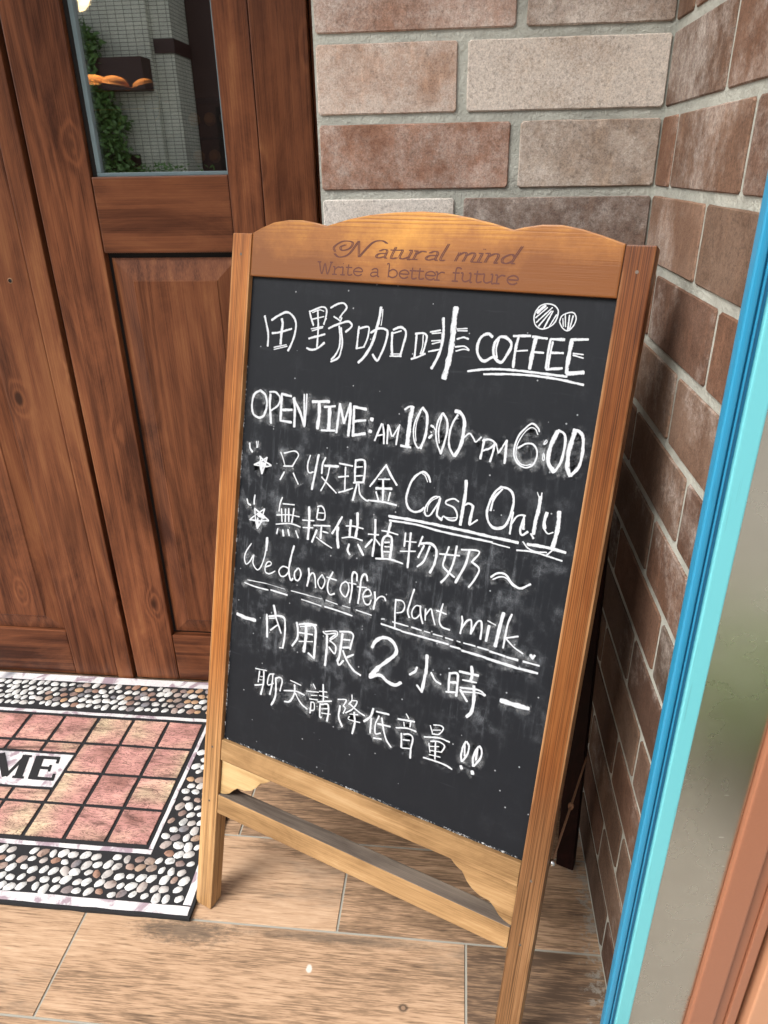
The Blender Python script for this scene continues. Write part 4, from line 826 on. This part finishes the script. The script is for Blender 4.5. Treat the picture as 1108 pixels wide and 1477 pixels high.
'plant':[(25,1,294,3805,202,3654,168,3529,211,3421,285,3482,361,3617,355,3469,450,3374,529,3451,595,3684,614,3961),(49,1,613,3975,614,3760),(25,1,614,3457,727,3526,715,3574,649,3552,614,3457,630,3373,716,3364,819,3433),(27,1,1075,3550,975,3556,900,3466,941,3382,1023,3395,1097,3484),(36,1,1161,3952,1121,3760,1095,3512,1150,3354,1188,3391),(30,1,1268,3581,1211,3497,1237,3389,1302,3391,1341,3499,1300,3589,1252,3578),(38,1,1480,3638,1500,3509,1477,3334),(29,1,1487,3478,1557,3579,1609,3536,1644,3347),(25,1,1745,3596,1678,3482,1703,3390,1768,3364,1809,3500,1745,3596),(16,1,268,3146,655,3175),(8,1,655,3175,1043,3169),(18,1,1175,3173,1516,3180),(26,1,211,3081,440,3063,707,3070),(31,1,765,3085,1101,3079),(29,1,1941,3684,1874,3508,1873,3368,1927,3297,2009,3332),(23,1,1836,3575,2023,3565),(28,1,2188,3585,2120,3513,2117,3401,2216,3329,2263,3452,2244,3557,2188,3585),(33,1,2392,3648,2380,3754,2319,3773,2299,3680,2319,3493,2300,3253),(20,1,2250,3579,2384,3585),(33,1,2579,3694,2556,3769,2510,3785,2469,3694,2465,3529,2455,3280),(19,1,2410,3550,2578,3578),(28,1,2523,3407,2664,3470,2640,3546,2582,3545,2527,3436,2578,3312,2652,3317,2680,3393),(36,1,2729,3541,2751,3411,2739,3258),(27,1,2759,3400,2822,3484,2893,3501,2934,3451),(22,1,1392,3076,1522,3073,1778,3061),(29,1,1849,3066,2106,3063,2368,3048),(10,1,1383,3174,1782,3183),(17,1,1861,3182,2080,3168),(10,1,2172,3171,2324,3169),(20,1,2431,3163,2715,3149),(29,1,3106,3514,3114,3329,3142,3038),(24,1,3120,3511,3218,3517,3268,3450,3239,3348,3145,3303),(29,1,3391,3752,3345,3510,3327,3372,3365,3288),(23,1,3538,3507,3456,3505,3400,3404,3419,3303,3481,3306,3540,3388),(31,1,3524,3516,3548,3377,3599,3252),(26,1,3615,3494,3632,3314),(26,1,3628,3399,3701,3517,3739,3429,3798,3287),(30,1,3885,3643,3864,3501,3863,3357,3920,3281,4041,3269),(23,1,3795,3516,3957,3500),(30,1,2902,3054,3248,3040),(32,1,3264,3031,3612,3035,4046,3039),(16,1,2893,3133,2949,3149),(23,1,3094,3140,3363,3140),(26,1,3425,3144,3586,3135),(20,1,3641,3137,3736,3137),(22,1,3791,3132,3939,3135),(23,1,3994,3130,4114,3125),(18,1,4179,3131,4232,3126),(30,1,4206,3531,4225,3439,4215,3262),(30,1,4220,3326,4284,3469,4347,3514,4372,3438,4377,3301),(32,1,4382,3316,4446,3500,4510,3531,4533,3414,4534,3262),(44,1,4637,3497,4623,3260),(18,1,4606,3571,4732,3537),(54,1,4822,3744,4796,3514,4772,3220),(33,1,4945,3757,4905,3585,4891,3227),(26,1,4895,3379,5081,3459),(23,1,4908,3382,5042,3284,5188,3225),(51,1,5303,3233,5340,3203),(38,1,5359,3245,5335,3195),(24,1,4289,3129,4470,3132),(27,1,4512,3130,4676,3129),(32,1,4705,3117,4935,3109),(36,1,4963,3104,5128,3105),(28,1,5212,3110,5444,3113),(30,1,4091,3022,4247,3025),(38,1,4278,3005,4653,3004),(45,1,4668,2995,5139,2985),(41,1,5165,2986,5436,2995)],
'limit':[(66,1,96,2467,279,2450,483,2457),(44,1,718,2624,743,2417,759,2226),(38,1,767,2603,935,2662,1075,2658,1111,2518,1115,2300,1093,2114),(20,1,770,2569,893,2609),(52,1,850,2823,886,2717,907,2627),(34,1,907,2627,963,2519,1038,2375),(32,1,950,2494,819,2368),(20,1,1031,2103,1108,2118),(39,1,1337,2648,1371,2523,1370,2373,1286,2212),(31,1,1384,2628,1545,2685,1721,2707),(28,1,1398,2486,1665,2521),(22,1,1412,2330,1677,2399),(20,1,1410,2598,1621,2666),(61,1,1525,2659,1539,2434,1525,2179),(49,1,1491,2668,1666,2689,1721,2601,1728,2351,1732,2115),(38,1,1732,2115,1614,2173),(27,1,1865,2633,1923,2604,2107,2667,2002,2544),(24,1,1901,2643,2102,2707,2131,2641,2005,2514),(30,1,2005,2514,2121,2448,2117,2314,1999,2396),(44,1,1944,2580,1960,2334,1957,2056),(33,1,2173,2719,2363,2764,2430,2718,2414,2615,2395,2470),(46,1,2229,2694,2223,2495,2209,2291,2183,2200),(34,1,2179,2232,2216,2143,2295,2242),(27,1,2257,2603,2378,2629),(37,1,2262,2465,2374,2497),(36,1,2464,2400,2358,2319),(37,1,2268,2409,2365,2255,2503,2131,2631,2088),(61,1,2786,2626,2848,2756,2973,2843,3108,2831,3203,2731,3200,2619,3053,2447,2873,2245,2807,2143),(71,1,2921,2277,2816,2138),(59,1,2802,2109,2981,2197,3125,2129,3261,2115,3352,2185),(39,1,3592,2521,3571,2445,3488,2368),(54,1,3734,2763,3751,2550,3737,2346,3721,2150),(35,1,3721,2150,3629,2231),(31,1,3837,2507,3921,2404,4014,2374),(38,1,4133,2589,4144,2435,4155,2281),(41,1,4133,2589,4256,2618,4280,2439,4285,2264),(38,1,4152,2448,4256,2475),(32,1,4116,2278,4268,2317),(51,1,4461,2797,4487,2680,4482,2582),(41,1,4288,2667,4580,2690),(30,1,4352,2550,4568,2574),(32,1,4332,2417,4611,2468,4731,2420),(22,1,4359,2357,4618,2421,4724,2407),(55,1,4540,2503,4566,2317,4559,2098,4497,1988),(41,1,4337,2379,4463,2234),(75,1,4982,2416,5155,2416,5387,2427)],
'quiet':[(21,1,564,1573,797,1602),(30,1,655,1551,640,1338),(36,1,743,1571,753,1359,715,1123),(15,1,671,1456,735,1469),(15,1,661,1388,741,1406),(27,1,573,1256,763,1327),(26,1,959,1588,866,1545,838,1401,859,1350,966,1413),(32,1,937,1560,936,1389,905,1185),(38,1,1004,1524,1027,1261,1007,1125,953,999),(29,1,1020,1529,1080,1562,1139,1524,1110,1316),(23,1,1306,1577,1525,1556),(29,1,1194,1351,1438,1416,1609,1401),(34,1,1397,1522,1410,1385,1361,1242,1304,1174,1219,1153),(29,1,1426,1377,1548,1233,1685,1167),(22,1,1766,1654,1818,1588),(20,1,1639,1488,1883,1542),(17,1,1742,1441,1859,1476),(23,1,1719,1367,1875,1398),(31,1,1754,1316,1751,1118),(25,1,1754,1316,1814,1322,1826,1200,1769,1167),(33,1,1956,1707,1992,1423),(22,1,1895,1564,2041,1598),(22,1,1903,1491,2065,1509),(28,1,1885,1367,2143,1466),(31,1,1932,1348,1948,1116,1978,1112),(36,1,1948,1339,2078,1382,2107,1240,2094,1082),(20,1,1971,1263,2085,1309),(22,1,1978,1189,2146,1225),(24,1,2265,1537,2417,1580,2401,1509,2376,1456),(26,1,2376,1456,2418,1426,2389,1327),(38,1,2315,1435,2313,1226,2391,1088),(23,1,2516,1701,2523,1608,2478,1520),(26,1,2531,1603,2622,1619,2568,1476,2434,1349),(26,1,2501,1527,2663,1450,2782,1417),(21,1,2512,1354,2662,1391),(38,1,2591,1410,2619,1228,2594,1026),(21,1,2509,1308,2499,1253,2714,1269),(40,1,2929,1591,2893,1441,2786,1316),(34,1,2911,1417,2918,1156),(34,1,2992,1562,3212,1586),(28,1,3044,1500,2996,1330,3014,1176,3100,1214),(34,1,3038,1360,3258,1386),(31,1,3098,1482,3150,1297,3221,1133,3314,1042),(29,1,2994,1088,3126,1116),(22,1,3511,1696,3562,1635),(33,1,3383,1566,3664,1614),(25,1,3486,1545,3502,1479),(25,1,3604,1586,3600,1499),(28,1,3366,1405,3554,1462,3709,1459),(33,1,3468,1338,3497,1103),(30,1,3512,1339,3608,1374,3672,1325,3660,1134),(25,1,3509,1244,3621,1271),(22,1,3513,1097,3655,1139),(33,1,3658,1147,3669,978),(22,1,3936,1643,3990,1526),(22,1,3989,1674,4101,1700,4155,1668,4095,1550,3984,1517),(17,1,3989,1584,4110,1627),(27,1,3861,1421,4103,1489,4281,1482),(20,1,3949,1342,3987,1198),(25,1,3976,1384,4111,1427,4212,1386,4171,1266),(30,1,4058,1394,4082,1115),(17,1,3974,1298,4122,1346),(20,1,3977,1227,4177,1269),(22,1,3980,1156,4163,1179),(30,1,3893,1071,4157,1084,4285,1075,4377,1051),(33,1,4541,1583,4505,1481,4494,1335,4514,1240),(31,1,4552,1587,4597,1527,4591,1397,4526,1244),(29,1,4530,1528,4549,1343),(51,1,4515,1156,4530,1123),(35,1,4743,1574,4704,1465,4686,1330,4706,1229),(33,1,4759,1587,4804,1527,4798,1398,4718,1234),(33,1,4737,1528,4732,1348),(55,1,4703,1138,4712,1103)],
}

LAB = {'title':'white chalk heading of four large characters and COFFEE, underlined twice','hours':'chalk line OPEN TIME AM 10:00 ~ PM 6:00','cash':'chalk line with a star, four characters and Cash Only','milk':'chalk line with a star and six characters ending in a wave','plant':'chalk line We do not offer plant milk with a double dashed underline','limit':'chalk line of characters around a large figure 2','quiet':'last chalk line ending in two exclamation marks'}
for k,s in CHALK.items(): ribbons('chalk_writing', s, LAB[k])
# crumbs of chalk along the lower and left edges of the board
def strip(name, pts, wd, m):
    vs=[];fs=[];uv=[]
    for i,(a,b) in enumerate(pts):
        for s in (-1,1):
            ho = abs(pts[-1][0]-pts[0][0]) > abs(pts[-1][1]-pts[0][1])
            vs.append(((a+(0 if ho else s*wd))-UO, .0070 if name=='x' else .0079, b+(s*wd if ho else 0)+VO)); uv.append((i*.02, s))
    for i in range(len(pts)-1): fs.append((2*i,2*i+1,2*i+3,2*i+2))
    me = bpy.data.meshes.new(name); me.from_pydata(vs,[],fs); me.materials.append(m); l = me.uv_layers.new(name='UVMap')
    for p in me.polygons:
        for li in p.loop_indices: l.data[li].uv = uv[me.loops[li].vertex_index]
    return adopt(link(name, me, None, sign), board)
strip('chalk_crumbs', [(i*.02,.0018) for i in range(29)], .0022, M['crumb'])
strip('chalk_crumbs', [(-.0022,i*.02) for i in range(35)], .0016, M['crumb'])
# engraved words on the arch
GL = {
 'r':(.62,[[(.0,0),(0,1)],[(-.18,0),(.2,0)],[(-.15,.97),(0,.97)],[(0,.6),(.25,.95),(.5,.9)]]),
 'i':(.30,[[(0,0),(0,1)],[(-.18,0),(.18,0)],[(-.15,.97),(0,.97)],[(0,1.38),(0,1.48)]]),
 't':(.50,[[(.1,1.35),(.1,.15),(.25,0),(.45,.12)],[(-.1,.97),(.4,.97)]]),
 'e':(.78,[[(.05,.52),(.65,.52),(.6,.85),(.35,1),(.08,.8),(.0,.45),(.15,.08),(.42,0),(.65,.2)]]),
 'a':(.78,[[(.08,.8),(.3,1),(.52,.85),(.55,.12),(.68,0)],[(.55,.55),(.15,.5),(.02,.2),(.2,0),(.5,.18)]]),
 'b':(.80,[[(-.12,1.6),(.05,1.6),(.05,0)],[(.05,.7),(.35,1),(.65,.75),(.65,.25),(.35,0),(.05,.2)]]),
 'f':(.52,[[(.48,1.45),(.3,1.6),(.12,1.4),(.12,0)],[(-.1,0),(.32,0)],[(-.1,.97),(.38,.97)]]),
 'u':(.85,[[(-.1,.97),(.05,.97),(.05,.25),(.25,0),(.58,.25)],[(.45,.97),(.58,.97),(.58,0),(.72,0)]]),
 'W':(1.25,[[(-.1,1.5),(.2,1.5)],[(.05,1.5),(.3,0),(.52,1.3),(.76,0),(1.02,1.5)],[(.9,1.5),(1.15,1.5)]]),
 'n':(.82,[[(-.12,.97),(.05,.97),(.05,0)],[(.05,.65),(.35,1),(.56,.8),(.56,0),(.68,.05)]]),
 'm':(1.15,[[(0,1),(0,0)],[(0,.65),(.25,1),(.42,.8),(.42,0)],[(.42,.65),(.68,1),(.86,.8),(.86,.08),(.98,0)]]),
 'd':(.82,[[(.55,.7),(.3,1),(0,.6),(.05,.15),(.3,0),(.55,.3)],[(.62,1.9),(.55,.6),(.55,.08),(.7,0)]]),
 'l':(.36,[[(.05,1.9),(.0,.3),(.12,0),(.25,.1)]]),
 'N':(1.6,[[(-.9,.5),(-1.1,1.1),(-.7,1.8),(-.1,1.7),(-.1,1.0),(-.5,.7),(-.7,1.1),(-.45,1.4)],[(-.9,.3),(-.5,-.1),(.0,.3),(.25,1.9)],[(.25,1.9),(.7,0)],[(.7,0),(1.1,1.7),(1.6,2.0),(2.0,1.7)]]),
 ' ':(.45,[])}
def engrave(text, u0, u1, v0, xh, wdt, slant, double=0):
    tot = sum(GL[c][0] for c in text); sc = (u1-u0)/tot; x = u0; out = []
    for c in text:
        for st in GL[c][1]:
            for dd in ((0,) if not double else (0,double)):
                q = [wdt,0]
                for a,b in st: q += [ (x+a*sc*.95+slant*b*xh+dd)*1e4, (v0+b*xh)*1e4 ]
                out.append(q)
        x += GL[c][0]*sc
    return out
def eng_obj(strokes, lab):
    bm = bmesh.new()
    for k,s in enumerate(strokes):
        P = [Vector((s[i]*1e-4, s[i+1]*1e-4, 0)) for i in range(2,len(s),2)]; pts = catmull(P, .0012); w_ = s[0]*1e-4/2; pv = None
        for i,p in enumerate(pts):
            t = pts[min(i+1,len(pts)-1)]-pts[max(i-1,0)]; t.normalize(); nn = Vector((-t.y,t.x,0))
            d = .00128-k*.000002
            a = bm.verts.new(((p+nn*w_).x-UO, d, (p+nn*w_).y+VO)); b = bm.verts.new(((p-nn*w_).x-UO, d, (p-nn*w_).y+VO))
            if pv: bm.faces.new([pv[0],pv[1],b,a])
            pv = (a,b)
    o = link('engraved_words', bm_mesh(bm,'engraved_words'), M['engrave'], sign); adopt(o, arch_o); o['label'] = lab
eng_obj(engrave('Natural mind', .172, .432, .8535, .0118, 15, .45, .0024), 'faint burnt script Natural mind')
eng_obj(engrave('Write a better future', .124, .440, .8275, .0112, 20, 0), 'faint burnt typewriter line Write a better future')
# rear legs: hinged at the top, feet towards the wall
hing = [O3+U*.012+V*.835-N*TH, O3+U*.565+V*.835-N*TH]
foot_r = Vector((.250,1.038,.001)); foot_l = foot_r-U*.553
up = (hing[1]-foot_r).normalized(); nb = U.cross(up)
def rear_part(name, P0, P1, wa, wb, m):   # bar from P0 to P1 (world), half sizes along U and nb
    bm = bmesh.new(); L = []
    for P in (P0,P1):
        for a,b in ((-1,-1),(1,-1),(1,1),(-1,1)): L.append(bm.verts.new(SI @ (P+U*wa*a+nb*wb*b)))
    for f in ((0,3,2,1),(4,5,6,7),(0,1,5,4),(1,2,6,5),(2,3,7,6),(3,0,4,7)): bm.faces.new([L[i] for i in f])
    bmesh.ops.recalc_face_normals(bm, faces=bm.faces); bmesh.ops.bevel(bm, geom=bm.edges[:], offset=.0015, segments=1, affect='EDGES')
    return link(name, bm_mesh(bm,name), m, sign)
for F,H in ((foot_l,hing[0]),(foot_r,hing[1])):
    rear_part('rear_leg', F, H, .0175, .011, M['dark_leg'])
for t in (.52,.93):
    a = foot_l.lerp(hing[0],t)+U*.018; b = foot_r.lerp(hing[1],t)-U*.018
    bm = bmesh.new(); L=[]
    for P in (a,b):
        for s,q in ((-1,-1),(1,-1),(1,1),(-1,1)): L.append(bm.verts.new(SI @ (P+up*.017*s+nb*.009*q)))
    for f in ((0,3,2,1),(4,5,6,7),(0,1,5,4),(1,2,6,5),(2,3,7,6),(3,0,4,7)): bm.faces.new([L[i] for i in f])
    link('rear_crossbar', bm_mesh(bm,'rear_crossbar'), M['dark_leg'], sign)
for uu,vv in ((-.022,-.021),(-.022,-.134),(.586,-.021),(.586,-.134),(-.022,.850),(.586,.850)):
    bm = bmesh.new(); bmesh.ops.create_circle(bm, cap_ends=True, segments=14, radius=.0022, matrix=Matrix.Rotation(R(90),4,'X'))
    link('nail_head', bm_mesh(bm,'nail_head'), M['grime'], sign, (uu-UO,-.0004,vv+VO))
# hinges, ring and cord
for q in (.02,.555): sb('hinge', q-.012, q+.012, .80, .86, TH+.0005, TH+.004, M['metal'], .0005)
A = O3+U*.6075+V*(.006)-N*.022; B = foot_r.lerp(hing[1],.275)+U*.0195
mid = A.lerp(B,.5)-Vector((0,0,.004))
tube('cord', [SI@A, SI@A.lerp(mid,.5), SI@mid, SI@mid.lerp(B,.5), SI@B], .0018, M['rope'], sign)
bm = bmesh.new(); bmesh.ops.create_icosphere(bm, subdivisions=2, radius=.0048); bmesh.ops.scale(bm, vec=(1,.8,1.5), verts=bm.verts); link('cord_knot', bm_mesh(bm,'cord_knot',True), M['rope'], sign, SI@mid)
bm = bmesh.new(); bmesh.ops.create_icosphere(bm, subdivisions=2, radius=.0055); link('screw_eye', bm_mesh(bm,'screw_eye',True), M['metal'], sign, SI@A)
A2 = O3+U*(-.02)+V*(-.030)-N*(TH+.004); B2 = foot_l.lerp(hing[0],.40)+nb*.012
tube('cord', [SI@A2, SI@(A2.lerp(B2,.5)-Vector((0,0,.012))), SI@B2], .0018, M['rope'], sign)
